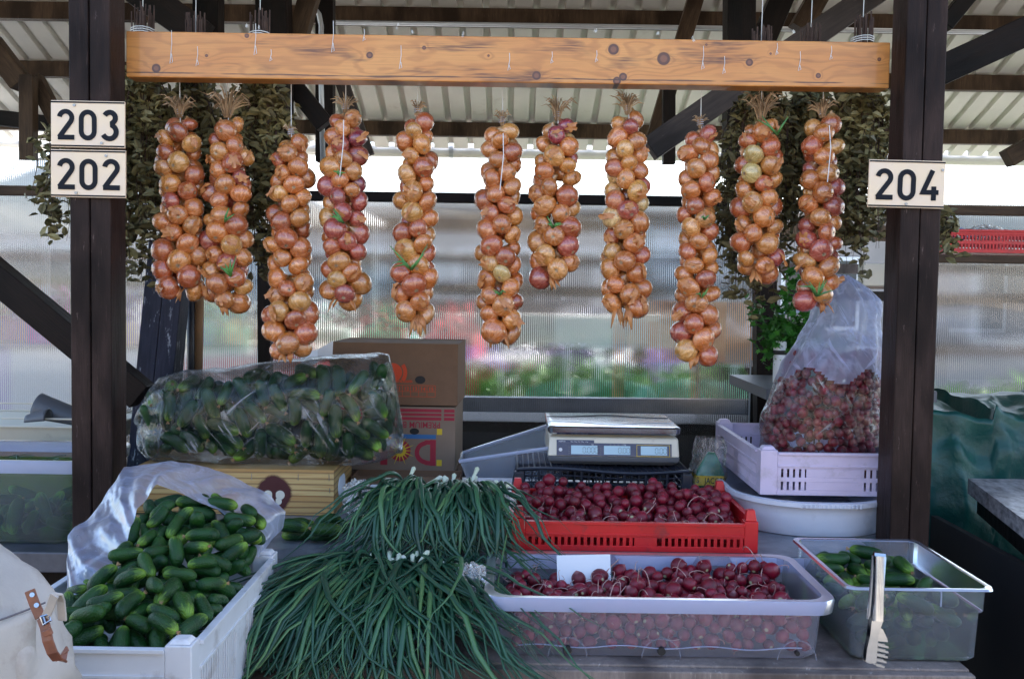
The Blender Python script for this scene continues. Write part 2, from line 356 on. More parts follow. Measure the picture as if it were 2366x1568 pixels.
def rad_mat():
    m, t, o = newmat('radish skin'); oi = nd(t, 'ObjectInfo'); tc = nd(t, 'TexCoord'); v = tc.outputs['Object']; sp = nd(t, 'SeparateXYZ', {0: v})
    g = nd(t, 'NewGeometry'); w = nd(t, 'VectorMath', {0: g.outputs['Position']}, operation='ADD').outputs[0]
    rnd = mth(t, 'FRACT', mth(t, 'ADD', oi.outputs['Random'], g.outputs['Random Per Island'])); c = mixc(t, rnd, (.135, .004, .014), (.25, .007, .027))
    d = noi(t, w, 45, 5, .6); c = mixc(t, rng(t, d, .46, .66, 0, .6), c, (.07, .02, .022))
    rr = nd(t, 'VectorMath', {0: nd(t, 'CombineXYZ', {0: sp.outputs[0], 1: sp.outputs[1], 2: 0.0}).outputs[0]}, operation='LENGTH').outputs['Value']
    crown = mth(t, 'MULTIPLY', rng(t, rr, .0026, .0055, 1, 0), rng(t, sp.outputs[2], .004, .008)); c = mixc(t, rng(t, sp.outputs[2], -.0150, -.0185, 0, .5), c, (.45, .22, .22)); c = mixc(t, crown, c, (.42, .42, .24))
    surf(t, o, col=c, rough=rng(t, d, .3, .7, .28, .55), nrm=bump(t, noi(t, w, 160, 3), .2, .001), spec=.5); return m
M['rad'] = rad_mat()
def leaf_mat():
    m, t, o = newmat('scallion leaf'); g = nd(t, 'NewGeometry'); r = g.outputs['Random Per Island']
    c = ramp(t, r, [(0, (.008, .044, .024)), (.4, (.017, .076, .038)), (.75, (.034, .118, .052)), (1, (.10, .21, .07))])
    c = mixc(t, rng(t, noi(t, coord(t), 25, 4), .4, .7, 0, .3), c, (.03, .085, .07))
    surf(t, o, col=c, rough=.34, spec=.5); return m
M['leaf'] = leaf_mat()

def film(name, lo=.10, hi=.55, col=(.85, .88, .95), rough=.12, ns=9, gloss=.55, glint_frost=0, bs=.8):
    """thin plastic: part clear, part milky, glossy"""
    m, t, o = newmat(name); v = coord(t)
    n1 = noi(t, coord(t, (1, 1, 1), loc=(1, 2, 3)), ns, 5, .6, .8)
    rid = mth(t, 'ABSOLUTE', mth(t, 'SUBTRACT', noi(t, coord(t, (1, 1, .6)), ns * 1.6, 5, .6, 1.2), .5))
    h = mth(t, 'ADD', mth(t, 'MULTIPLY', rid, -2.2), n1)
    b = bump(t, h, bs, .016)
    lw = nd(t, 'LayerWeight', {0: .35, 1: b}).outputs['Facing']
    tr = nd(t, 'BsdfTransparent', {0: (.96, .97, .98)}).outputs[0]
    df = nd(t, 'BsdfDiffuse', {0: col}).outputs[0]; tl = nd(t, 'BsdfTranslucent', {0: col}).outputs[0]
    mk = nd(t, 'MixShader', {0: .45, 1: df, 2: tl}).outputs[0]
    if glint_frost:  # highlights painted as soft white streaks in the film, plus frost patches
        tc_ = nd(t, 'TexCoord').outputs['Object']
        rv = nd(t, 'Mapping', {0: nd(t, 'Mapping', {0: tc_, 2: (0, .6, 0)}).outputs[0], 3: (44, 30, 5)}).outputs[0]
        rw = nd(t, 'Mapping', {0: nd(t, 'Mapping', {0: tc_, 2: (0, -.9, 0)}).outputs[0], 3: (36, 30, 4)}).outputs[0]
        s1 = mth(t, 'MULTIPLY', rng(t, noi(t, rv, 1, 3, .55, .8), .60, .68, 0, glint_frost), rng(t, noi(t, coord(t, loc=(2, 2, 9)), 5, 2), .46, .56))
        s2 = mth(t, 'MULTIPLY', rng(t, noi(t, rw, 1, 3, .55, .8), .62, .70, 0, glint_frost), rng(t, noi(t, coord(t, loc=(6, 3, 2)), 5, 2), .50, .58))
        sk = mth(t, 'MAXIMUM', s1, s2)
        fr_ = mth(t, 'MULTIPLY', rng(t, noi(t, coord(t, loc=(7, 3, 1)), 120, 3, .8), .56, .64), rng(t, noi(t, coord(t, loc=(1, 8, 4)), 7, 2), .56, .64))
        sk = mth(t, 'MAXIMUM', sk, mth(t, 'MULTIPLY', fr_, glint_frost * .8))
        lo = mth(t, 'ADD', sk, lo); hi = mth(t, 'ADD', sk, hi)
    f = mth(t, 'ADD', rng(t, rid, 0, .06, hi, lo), mth(t, 'MULTIPLY', mth(t, 'POWER', lw, 3.0), .45), clamp=True)
    a = nd(t, 'MixShader', {0: f, 1: tr, 2: mk}).outputs[0]
    gl = nd(t, 'BsdfGlossy', {0: (1, 1, 1), 1: rough, 'Normal': b}).outputs[0]
    fr = nd(t, 'Fresnel', {0: 1.5, 1: b}).outputs[0]
    s = nd(t, 'MixShader', {0: mth(t, 'MULTIPLY', fr, gloss * 1.8, clamp=True), 1: a, 2: gl}).outputs[0]
    t.links.new(s, o.inputs[0]); return m
M['film'] = film('clear bag film', .0, .04, gloss=.42, rough=.10, ns=5.5, glint_frost=.42, bs=.5)
M['milky'] = film('milky bag film', .40, .66, (.60, .66, .90), .34, 4, .16, .35, bs=.4)
M['filmc'] = film('thin clear wrapper', .0, .03, gloss=.5, rough=.05)
M['wrap'] = film('crumpled wrap film', .05, .30, (.7, .76, .88), .1, 26, .8)
def tubm(name, f, col, rough=.3, tint=(.95, .96, 1), gl=.9):
    m, t, o = newmat(name)
    tr = nd(t, 'BsdfTransparent', {0: tint}).outputs[0]
    df = nd(t, 'BsdfDiffuse', {0: col}).outputs[0]; tl = nd(t, 'BsdfTranslucent', {0: col}).outputs[0]
    mk = nd(t, 'MixShader', {0: .4, 1: df, 2: tl}).outputs[0]
    ff = mth(t, 'ADD', f - .06, mth(t, 'MULTIPLY', noi(t, coord(t), 14, 6, .7), .12), clamp=True)
    a = nd(t, 'MixShader', {0: ff, 1: tr, 2: mk}).outputs[0]
    gs = nd(t, 'BsdfGlossy', {0: (1, 1, 1), 1: rough}).outputs[0]; fr = nd(t, 'Fresnel', {0: 1.45}).outputs[0]
    s = nd(t, 'MixShader', {0: mth(t, 'MULTIPLY', fr, gl, clamp=True), 1: a, 2: gs}).outputs[0]
    t.links.new(s, o.inputs[0]); return m
M['frost'] = tubm('frosted tub plastic', .21, (.80, .84, 1.0), gl=.4)
M['frostrim'] = tubm('frosted rim plastic', .82, (.56, .62, .86))
M['clear'] = tubm('clear tub plastic', .20, (.70, .76, .92), .2)
M['clear2'] = tubm('thin clear tub plastic', .15, (.80, .86, 1.0), .2, gl=.5)
M['clearrim'] = tubm('clear rim plastic', .70, (.64, .72, .94), .2)
M['brine'] = tubm('green brine', .20, (.03, .085, .035), .05, (.46, .70, .42), gl=.1)
M['basin'] = pbr('white basin plastic', (.62, .66, .76), (.56, .60, .70), 8, .32, bs=.05, dirt=((.34, .36, .42), 12, .56, .45))

def polycarb(name, milk, p=.0085, tint=(.95, .96, .98)):
    """fluted polycarbonate: vertical flutes bend light sideways only"""
    m, t, o = newmat(name); tc = nd(t, 'TexCoord'); sp = nd(t, 'SeparateXYZ', {0: tc.outputs['Object']})
    ph = mth(t, 'MULTIPLY', sp.outputs[0], 2 * math.pi / p); sn = mth(t, 'SINE', ph)
    g = nd(t, 'NewGeometry')
    big = mth(t, 'MULTIPLY', mth(t, 'SUBTRACT', noi(t, coord(t, (.5, 1, 1.3)), 1.6, 1), .5), .7)     # the sheet is slightly wavy
    off = nd(t, 'CombineXYZ', {0: mth(t, 'MULTIPLY', sn, 3.8), 1: 0.0, 2: big}).outputs[0]
    nn = nd(t, 'VectorMath', {0: nd(t, 'VectorMath', {0: g.outputs['Normal'], 1: off}, operation='ADD').outputs[0]}, operation='NORMALIZE').outputs[0]
    rf = nd(t, 'BsdfRefraction', {'Color': tint, 'Roughness': .16, 'IOR': 1.2, 'Normal': nn}).outputs[0]
    tr = nd(t, 'BsdfTransparent', {0: tint}).outputs[0]
    df = nd(t, 'BsdfDiffuse', {0: (.8, .82, .84)}).outputs[0]; tl = nd(t, 'BsdfTranslucent', {0: (.85, .86, .88)}).outputs[0]
    mk = nd(t, 'MixShader', {0: .6, 1: df, 2: tl}).outputs[0]
    a = nd(t, 'MixShader', {0: .12, 1: rf, 2: tr}).outputs[0]
    rib = rng(t, mth(t, 'COSINE', ph), .6, .95, 0, .11)
    dust = rng(t, noi(t, coord(t), 60, 3, .8), .68, .74, 0, .35)
    a = nd(t, 'MixShader', {0: mth(t, 'ADD', mth(t, 'ADD', milk, rib), dust, clamp=True), 1: a, 2: mk}).outputs[0]
    gl = nd(t, 'BsdfGlossy', {0: (1, 1, 1), 1: .08, 'Normal': nd(t, 'VectorMath', {0: nd(t, 'VectorMath', {0: g.outputs['Normal'], 1: nd(t, 'CombineXYZ', {0: mth(t, 'MULTIPLY', sn, .5), 1: 0.0, 2: big}).outputs[0]}, operation='ADD').outputs[0]}, operation='NORMALIZE').outputs[0]}).outputs[0]
    s = nd(t, 'MixShader', {0: .10, 1: a, 2: gl}).outputs[0]
    t.links.new(s, o.inputs[0]); return m
M['poly'] = polycarb('fluted polycarbonate', .0)
M['polyl'] = polycarb('pale fluted polycarbonate', .14)
# ================================================================== SETTING
b = MB(); n = 2
b.quad((-300, -300, 0), (300, -300, 0), (300, 500, 0), (-300, 500, 0)); tag(b.build('ground', M['asphalt']), kind='structure')
b = MB(); b.quad((-120, -60, .004), (120, -60, .004), (120, .198, .004), (-120, .198, .004)); tag(b.build('unseen_road', M['unseen_road']), kind='structure')  # dark ground added out of view to cut light bounced from below
b = MB(); b.quad((-9, .2, .004), (10, .2, .004), (10, 7.6, .004), (-9, 7.6, .004)); tag(b.build('floor', M['hallfloor']), kind='structure')
def mound(name, x0, x1, y, h, m):
    b = MB(); N = 60
    b.loops([[(x0 + (x1 - x0) * i / N, y + dy, hh * h * (.75 + .5 * fbm((i * .3, dy, 0)))) for i in range(N + 1)] for dy, hh in ((0, 0), (6, .6), (14, 1), (30, 1.1))], close=False)
    return tag(b.build(name, m, smooth=True), kind='structure')
# ------------------------------------------------------------------ market hall roof
TAN = .364
def roofz(Y): return 1.58 + 3.84 - TAN * Y
RIDGE = 4.1
roof = thing('hall_roof', (0, 7.6, 2.6), 'pitched metal hall roof with cream corrugated sheets on wooden purlins', 'roof')
def roofsheet(Ya, Yb, f):
    b = MB(); per = .15; prof = [(0, 0), (.094, 0), (.100, .036), (.134, .036), (.140, 0)]
    xs = []; x = -5.4
    while x < 6.2:
        for dx, dz in prof: xs.append((x + dx, dz))
        x += per
    b.loops([[(x, Ya, f(Ya) + dz) for x, dz in xs], [(x, Yb, f(Yb) + dz) for x, dz in xs]], close=False)
    return b.build('roof_sheet', M['roof'], roof)
roofsheet(RIDGE, 7.62, roofz)
roofsheet(RIDGE, 2.05, lambda Y: roofz(2 * RIDGE - Y))
for i, (py, Y) in enumerate(((78, 5.99), (213, 6.58), (333, 7.25), (0, 5.2), (0, 4.4))):
    z = roofz(Y) - .004; b = MB(); b.box((-5.3, Y - .03, z - .1), (6.1, Y + .03, z)); b.build('purlin', M['brown'], roof)
for Y in (3.6, 2.9, 2.15):
    z = roofz(2 * RIDGE - Y) - .004; b = MB(); b.box((-5.3, Y - .03, z - .1), (6.1, Y + .03, z)); b.build('purlin', M['brown'], roof)
b = MB(); g0 = at(640, 343, 7.68); b.tube([(-5.3, 7.7, g0.z + .0), (6.1, 7.7, g0.z + .0)], .05, 12); b.build('gutter', M['roof'], roof)
b = MB()
for k in range(13): x = -5 + k * .9; b.tube([(x, 7.69, g0.z), (x + .03, 7.69, g0.z)], .056, 12)
b.build('gutter_bracket', M['pipe'], roof)
b = MB(); c0 = at(760, 49, 5.9); b.tube([(c0.x, 5.93, c0.z), (5, 5.93, c0.z - .0)], .014, 8); tag(b.build('conduit', M['pipe'], smooth=True), 'long thin grey conduit running level under the roof above the pine beam', 'conduit')
pts = [at(700, 5, 5), at(722, 14, 5), at(737, 34, 5), at(742, 60, 5), at(742, 190, 5), at(746, 372, 5)]
b = MB(); b.tube(pts, .013, 8); tag(b.build('conduit', M['pipe'], smooth=True), 'grey conduit bending down behind the fourth onion string from the left', 'conduit')

# timbers of the hall (px endpoints, depth, width px)
TL = [
 ('roof_post', (66, 175, 5.2), (66, 372, 5.2), 32, 'brown', 'short brown roof post at the left edge of the photo above the pale fluted sheet', 'roof post'),
 ('roof_brace', (-25, 95, 5.3), (52, 195, 5.3), 46, 'brown', 'brown brace slanting down to the short roof post at the left edge', 'roof brace'),
 ('roof_brace', (80, 180, 5.3), (170, 350, 5.3), 34, 'brown', 'brown brace slanting down behind the 203 sign', 'roof brace'),
 ('tie_beam', (-10, 272, 5.4), (160, 292, 5.4), 34, 'postside', 'dark tie beam at the left edge behind the 203 sign', 'tie beam'),
 ('roof_brace', (318, -20, 4.2), (470, 85, 4.2), 68, 'postside', 'thick black brace above the left end of the pine beam', 'roof brace'),
 ('roof_post', (482, -20, 4.4), (482, 110, 4.4), 58, 'postside', 'black roof post above the second onion string from the left', 'roof post'),
 ('roof_post', (632, -20, 4.6), (640, 420, 4.6), 70, 'postside', 'widest black roof post above the third onion string from the left', 'roof post'),
 ('roof_brace', (722, -30, 4.7), (682, 110, 4.7), 42, 'brown', 'brown brace left of the bent conduit above the beam', 'roof brace'),
 ('roof_post', (752, -20, 5.1), (752, 375, 5.1), 40, 'postside', 'narrow black roof post right beside the vertical conduit', 'roof post'),
 ('roof_brace', (640, 150, 4.75), (752, 290, 4.75), 42, 'postside', 'dark brace between the third and fourth onion strings below the beam', 'roof brace'),
 ('roof_brace', (776, 150, 5.5), (850, 360, 5.5), 30, 'grey', 'grey brown brace slanting right behind the fourth onion string', 'roof brace'),
 ('roof_brace', (1612, -20, 5.6), (1502, 350, 5.6), 36, 'brown', 'long brown brace crossing behind the pine beam right of the eighth onion string', 'roof brace'),
 ('roof_post', (1545, 150, 5.4), (1545, 380, 5.4), 28, 'postside', 'short dark post between the eighth and ninth onion strings', 'roof post'),
 ('roof_post', (1708, -20, 4.3), (1704, 560, 4.3), 64, 'postside', 'wide black roof post behind the beam between the ninth and tenth onion strings', 'roof post'),
 ('roof_brace', (1500, 345, 4.0), (2045, -32, 4.0), 56, 'grey', 'long grey rafter rising from the middle to the upper right behind the beam', 'rafter'),
 ('roof_brace', (1812, -20, 4.9), (1760, 100, 4.9), 52, 'postside', 'black brace leaning left above the tenth onion string', 'roof brace'),
 ('roof_brace', (1900, -25, 5.2), (1846, 70, 5.2), 46, 'brown', 'brown brace above the beam left of the right dried leaf whisks', 'roof brace'),
 ('roof_brace', (2160, 170, 3.4), (2400, 60, 3.4), 66, 'postside', 'thick black rafter at the upper right beyond the right post', 'rafter'),
 ('roof_brace', (2180, 60, 3.8), (2250, -25, 3.8), 36, 'postside', 'narrow black rafter touching the top of the right post', 'rafter'),
 ('roof_brace', (2400, 325, 5.0), (2325, 368, 5.0), 40, 'brown', 'brown brace end at the right edge above the white gap', 'roof brace'),
 ('diagonal_brace', (-40, 610, 2.95), (330, 915, 2.95), 64, 'postside', 'heavy dark diagonal brace running down behind the left post', 'diagonal brace'),
 ('rail', (-20, 440, 3.9), (205, 443, 3.9), 22, 'brown', 'brown horizontal rail at the left edge on the pale fluted sheet', 'rail'),
 ('rail', (600, 451, 3.9), (1722, 468, 3.9), 22, 'postside', 'black horizontal rail across the middle fluted sheet behind the onions', 'rail'),
 ('rail', (2100, 484, 3.6), (2420, 489, 3.6), 22, 'brown', 'brown horizontal rail right of the 204 sign', 'rail'),
 ('shelf_board', (2120, 597, 3.4), (2460, 602, 3.4), 18, 'brown', 'brown shelf board under the red basket at the right edge', 'shelf'),
 ('rail', (620, 925, 4.3), (1730, 938, 4.3), 34, 'zinc', 'grey metal rail low behind the middle fluted sheet', 'rail'),
 ('hall_post', (1766, 560, 3.95), (1770, 1290, 3.95), 48, 'postside', 'black hall post beside the potted green plant', 'post'),
 ('hall_post', (2085, 600, 3.9), (2085, 900, 3.9), 60, 'brown', 'brown board behind the tall bag of radishes', 'board'),
 ('hall_post', (612, 560, 4.05), (615, 1190, 4.05), 30, 'postside', 'dark post at the joint of the fluted sheets behind the third onion string', 'post'),
]
for nm, a, c, w, m, lab, cat in TL:
    Y = (a[2] + c[2]) / 2; wm = w / FPX * Y
    beam(nm, at(*a), at(*c), wm, max(wm * .9, .04) if w > 24 else .04, M[m], None, lab, cat, None)
# leaning post of two boards and two poles behind the left whisks
beam('leaning_post', at(398, 560, 3.25), at(325, 1290, 3.25), .124, .09, M['lean'], None, 'leaning post of two peeling blue-black boards behind the first onion string', 'post', boards=2)
beam('leaning_post', at(425, 560, 3.5), at(372, 1200, 3.5), .055, .05, M['postside'], None, 'plain black post leaning right beside the peeling blue-black one', 'post')
b = MB(); b.tube([at(442, 560, 3.4), at(440, 1100, 3.4)], .0125, 12); tag(b.build('pole', M['black'], smooth=True), 'thin round black pole standing under the first two onion strings', 'pole')
b = MB(); b.tube([at(463, 560, 3.42), at(452, 1100, 3.42)], .0165, 12); tag(b.build('pole', M['tan'], smooth=True), 'round light wooden pole beside the thin black pole', 'pole')

# front posts, two boards each
def frontpost(pxl, pxr, lab, refy=700):
    a = at(pxl, refy, 2.5); c = at(pxr, refy, 2.5); x0, x1 = a.x, c.x
    root = thing('front_post', ((x0 + x1) / 2, 2.55, 0), lab, 'post', 'pair of dark front posts of the stall')
    xm = x0 + (x1 - x0) * .49
    for q0, q1, dy in ((x0, xm - .0012, 0), (xm + .0012, x1, .002)):
        b = MB(); b.box((q0, 2.5 + dy, 0), (q1, 2.5 + .10 + dy, 3.95)); o = b.build('board', M['post'], root, bevel=.004)
    return x0, x1
lx0, lx1 = frontpost(162, 256, 'left front post of two dark boards carrying the 203 and 202 signs')
rx0, rx1 = frontpost(2074, 2168, 'right front post of two cracked dark boards carrying the 204 sign', 700)
# pine beam
bz1 = at(300, 72, 2.603).z; bz0 = at(300, 178, 2.603).z; bh = bz1 - bz0
pb = MB(); pb.box((0, 0, 0), (rx0 - lx1 - .002, .065, bh))
root = thing('pine_beam', (lx1 + .001, 2.603, bz0), 'varnished orange pine beam with knots spanning between the two dark posts', 'beam')
o = pb.build('timber', M['pine'], None, loc=(0, 0, 0), bevel=.003); o.parent = root
bt = MB()
for kx, kz, L in ((.118, .035, .085), (.185, .03, .05), (.335, .06, .08), (.375, .045, .03), (.535, .07, .08), (.615, .10, .03), (.71, .03, .06), (.99, .03, .045), (1.10, .05, .03), (1.215, .055, .03), (1.49, .04, .06), (1.545, .03, .045), (1.68, .08, .03), (1.74, .04, .05), (1.82, .07, .035)):
    p = [(kx, -.0012, kz + L), (kx + .001, -.002, kz + L * .6), (kx - .002, -.002, kz + L * .2), (kx - .004, -.002, kz), (kx + .003, -.002, kz + .004), (kx, -.0015, kz + L * .3)]
    bt.tube(p, .0008, 4)
for kx, kz in ((.31, .135), (.345, .13), (.70, .135), (.735, .125), (.87, .118), (1.21, .135), (1.72, .137), (1.37, .125), (1.46, .115)):
    for q in range(3): x = kx + random.uniform(-.004, .004); z = kz + random.uniform(-.006, .006); bt.tube([(x, -.001, z), (x + .002, -.002, z + .007), (x + .004, -.001, z + .001)], .0007, 4)
o = bt.build('leftover_thread', M['string'], None, loc=(0, 0, 0)); o.parent = root

# number signs -------------------------------------------------------
def digit(ch):
    if ch == '2': return [(arc(.30, .735, .215, 172, -38, 14) + [(.075, .075)], .152, 0), ([(.035, .075), (.60, .075)], .155, .0004)]
    if ch == '0': return [(arc(.30, .70, .225, 0, 180, 12, .24) + arc(.30, .30, .225, 180, 360, 12, .24), .152, 'c')]
    if ch == '3': return [(arc(.30, .755, .19, 155, -62, 12) + arc(.285, .285, .235, 62, -155, 14), .16, 0)]
    if ch == '4': return [([(.40, 1.0), (.09, .27), (.62, .27)], .15, 0), ([(.455, .47), (.455, .0)], .15, .0004)]
def sign(pxl, pyt, pxr, pyb, txt, lab, tilt, holes):
    Y = 2.488; A = at(pxl, pyt, Y); Bb = at(pxr, pyb, Y); w = Bb.x - A.x; h = A.z - at(pxl, pyb, Y).z
    root = thing('number_sign', (A.x + w / 2, Y, A.z - h / 2), lab, 'number sign', 'enamel stall number signs')
    FM = faceM((A.x + w / 2, Y, A.z - h / 2), (math.cos(tilt), 0, math.sin(tilt)), (-math.sin(tilt), 0, math.cos(tilt)))
    def P(nm, bb, m, bev=0): o = bb.build(nm, m, None, loc=(0, 0, 0), bevel=bev); o.matrix_basis = Matrix.Translation(-Vector(root['_w'])) @ FM; o.parent = root; return o
    bb = MB(); bb.box((-w / 2, -h / 2, -.006), (w / 2, h / 2, 0)); P('plate', bb, M['signplate'], .001)
    for s in (-1, 1):
        bb = MB(); bb.box((-w / 2 + .0005, s * h * .466 - .0018, .0003), (w / 2 - .0005, s * h * .466 + .0018, .0014)); P('border_line', bb, M['inkblack'])
    ch = h * .68; x = -w / 2 + w * .085
    for c in txt:
        bb = MB()
        for pts, wd, e in digit(c):
            cl = e == 'c'; ez = 0 if cl else e
            stroke(bb, [(p[0] * ch * .92 + x, p[1] * ch * .93 - h * .335) for p in pts], wd * ch, .0003, .0022 + ez, Matrix.Identity(4), cl)
        P('digit', bb, M['inkblack'], .0006); x += ch * .655 + w * .02
    bb = MB()
    for hx, hy in holes: bb.tube([(hx * w, hy * h, .0005), (hx * w, hy * h, .003)], .0035, 10)
    P('screw', bb, M['screw'])
sign(117, 232, 288.5, 340, '203', 'cream number sign reading 203, upper one on the left post', R(-.3), [(-.18, .40), (.19, -.40)])
sign(117, 345, 290.5, 455, '202', 'cream number sign reading 202, right below the 203 sign', R(-.3), [(.24, .38), (-.16, -.41)])
sign(2009, 369, 2181, 479, '204', 'cream number sign reading 204 on the right post', R(-.6), [(.46, .31), (0, -.42)])

# fluted sheets --------------------------------------------------------
def sheet(x0, y0, x1, y1, Y, m, lab, screws=()):
    A = at(x0, y0, Y); Bq = at(x1, y1, Y); A.z = at((x0 + x1) / 2, y0, Y).z
    root = thing('fluted_panel', ((A.x + Bq.x) / 2, Y, Bq.z), lab, 'plastic panel', 'fluted plastic back panels')
    b = MB(); b.quad((A.x, Y, Bq.z), (Bq.x, Y, Bq.z), (Bq.x, Y, A.z), (A.x, Y, A.z)); b.build('sheet', m, root)
    b = MB()
    for (xa, xb) in ((A.x - .004, A.x), (Bq.x, Bq.x + .004)): b.box((xa, Y - .004, Bq.z), (xb, Y + .004, A.z))
    b.build('edge_strip', M['pipe'], root)
    b = MB()
    for sx, sy in screws:
        p = at(sx, sy, Y - .006); b.tube([p + Vector((0, .004, 0)), p], .011, 12); b.tube([p, p + Vector((0, -.004, 0))], .005, 8)
    if screws: b.build('screw', M['screw'], root)
sheet(-260, 372, 601, 1300, 4.1, M['polyl'], 'bright fluted plastic panel left of the stall behind the left post')
sheet(602, 392, 1722, 1260, 4.12, M['poly'], 'large fluted plastic panel behind the hanging onions', [(1706, 870), (1418, 452), (1000, 456)])
sheet(2110, 432, 2560, 1150, 4.1, M['poly'], 'fluted plastic panel right of the stall above the green tarp')

# ================================================================== BEHIND THE PANELS
def bush(c, r, h, n, lab, group, seed, mat='shrub', ls=.07, nm='shrub'):
    rd = random.Random(seed); root = thing(nm, c, lab, 'shrub' if nm == 'shrub' else 'tree', group); b = MB()
    th = h * .25
    for i in range(n):
        a = rd.uniform(0, 6.28); u = rd.uniform(-.9, 1); rr = (rd.random() ** .4) * r * math.sqrt(max(0, 1 - u * u * .8)) * (.8 + .35 * math.sin(a * 3 + seed))
        p = Vector((c[0] + rr * math.cos(a), c[1] + rr * math.sin(a) * .8, c[2] + th + (h - th) * (u + .9) / 1.9))
        e = Euler((rd.uniform(-1.2, 1.2), rd.uniform(-1.2, 1.2), rd.uniform(0, 6.28))).to_matrix(); s = ls * rd.uniform(.6, 1.3)
        b.quad(*[p + e @ Vector(q) * s for q in ((0, -1, 0), (.55, 0, .15), (0, 1, 0), (-.55, 0, .15))])
    b.build('foliage', M[mat], root)
    b = MB()
    for i in range(5):
        a = i * 1.3; b.tube([Vector(c), Vector(c) + Vector((math.cos(a) * r * .2, math.sin(a) * r * .2, h * .4)), Vector(c) + Vector((math.cos(a) * r * .5, math.sin(a) * r * .5, h * .8))], [.03 * h, .02 * h, .006 * h], 6)
    b.build('stem', M['twig'], root)
M['cloth_pink'] = pbr('magenta cloth', (.60, .07, .42), (.50, .05, .34), 3, .8)
M['cloth_white'] = pbr('white tent cloth', (.85, .85, .84), (.8, .8, .8), 2, .8)
M['cloth_blue'] = pbr('blue crate plastic', (.06, .20, .45), rough=.5)
M['cloth_red'] = pbr('red cloth', (.55, .03, .05), rough=.7)
M['cloth_yellow'] = pbr('straw yellow', (.60, .45, .18), (.5, .4, .16), 6, .7)
M['cloth_lav'] = pbr('lavender cloth', (.45, .36, .62), rough=.8)
M['cloth_green'] = pbr('sea green cloth', (.05, .45, .26), (.03, .34, .20), 4, .6)
M['bounce_wall'] = pbr('warm bounce wall', (.60, .51, .41), (.53, .45, .36), 1, .85)  # colour of the added reflector wall, warm to tint the light it bounces
M['facade'] = pbr('pale facade', (.26, .24, .23), (.20, .19, .18), 1, .85)
M['cloth_orange'] = pbr('orange board', (.75, .25, .08), (.8, .42, .18), 3, .7)
M['glassdark'] = pbr('dark glass', (.02, .03, .04), rough=.1)
M['carpaint'] = pbr('grey car paint', (.16, .17, .19), rough=.25, coat=.6)
M['tyre'] = pbr('tyre rubber', (.015, .015, .016), rough=.8)
def stall(x, y, w, cloth, goods, lab, goodlab, tent=True, seed=1, tz=.84):
    rd = random.Random(seed); root = thing('market_stall', (x, y, 0), lab, 'market stall', 'market stalls beyond the fluted panels')
    b = MB(); b.box((x - w / 2, y - .45, tz - .04), (x + w / 2, y + .45, tz)); b.build('table_top', M['facade'], root)
    b = MB(); N = 40
    b.loops([[(x - w / 2 + w * i / N, y - .46 - .02 * math.sin(i * 1.9) * k, z) for i in range(N + 1)] for z, k in ((tz - .02, 0), (.5, .6), (.12, 1.3))], close=False); b.build('table_cloth', M[cloth], root, smooth=True)
    if tent:
        for sx in (-1, 1):
            for sy in (-1, 1):
                b = MB(); b.tube([(x + sx * w / 2, y + sy * .9, 0), (x + sx * w / 2, y + sy * .9, 2.15)], .02, 8); b.build('tent_pole', M['pipe'], root)
        b = MB(); ww = w / 2 + .08
        b.add([(x - ww, y - 1, 2.1), (x + ww, y - 1, 2.1), (x + ww, y + 1, 2.1), (x - ww, y + 1, 2.1), (x, y, 2.75)], [(0, 1, 4), (1, 2, 4), (2, 3, 4), (3, 0, 4)])
        b.add([(x - ww, y - 1, 1.9), (x + ww, y - 1, 1.9), (x + ww, y - 1, 2.1), (x - ww, y - 1, 2.1)], [(0, 1, 2, 3)]); b.build('tent_roof', M['cloth_white'], root)
    k = 0
    xx = x - w / 2 + .25
    for g in goods:
        t = thing('goods_crate', (xx, y - .1, .842 + tz - .84), goodlab, 'crate', 'crates on the far market stalls')
        hh = .16; b = MB(); b.box((xx - .2, y - .35, .842 + tz - .84), (xx + .2, y + .2, .86 + tz - .84))
        for q in ((-.2, -.35, -.185, .2), (.185, -.35, .2, .2)): b.box((xx + q[0], y + q[1], .862 + tz - .84), (xx + q[2], y + q[3], .842 + tz - .84 + hh))
        b.box((xx - .184, y - .35, .862 + tz - .84), (xx + .184, y - .335, .842 + tz - .84 + hh)); b.box((xx - .184, y + .185, .862 + tz - .84), (xx + .184, y + .2, .842 + tz - .84 + hh)); b.build('crate_box', M[g], t)
        b = MB()
        for i in range(60):
            p = Vector((xx + rd.uniform(-.16, .16), y + rd.uniform(-.3, .15), .842 + tz - .84 + hh + rd.uniform(-.02, .22))); s = rd.uniform(.02, .045); e = Euler((rd.uniform(-1, 1), rd.uniform(-1, 1), rd.uniform(0, 6))).to_matrix()
            b.quad(*[p + e @ Vector(q) * s for q in ((0, -1, 0), (1, 0, .2), (0, 1, 0), (-1, 0, .2))])
        b.build('produce', M[g], t); xx += .48
stall(-2.9, 7.6, 2.2, 'cloth_white', ('cloth_pink', 'cloth_lav', 'cloth_blue', 'cloth_yellow'), 'white tented stall at the far left behind the pale fluted panel', 'flower crate on the far left stall', seed=2, tz=1.16)
stall(-4.9, 7.9, 1.6, 'cloth_lav', ('cloth_pink', 'cloth_white', 'cloth_yellow'), 'lavender clothed stall at the left edge behind the pale fluted panel', 'crate of produce on the lavender stall', seed=4, tz=1.14)
stall(-1.35, 8.3, 1.9, 'cloth_red', ('cloth_white', 'cloth_green', 'cloth_red'), 'red clothed stall seen blurred behind the leaning post', 'crate of produce on the red clothed stall', seed=3, tent=False, tz=1.08)
stall(.6, 9.4, 1.6, 'cloth_white', ('cloth_white', 'cloth_lav'), 'white clothed table seen blurred behind the middle fluted panel', 'crate on the white clothed table', seed=5, tent=False)
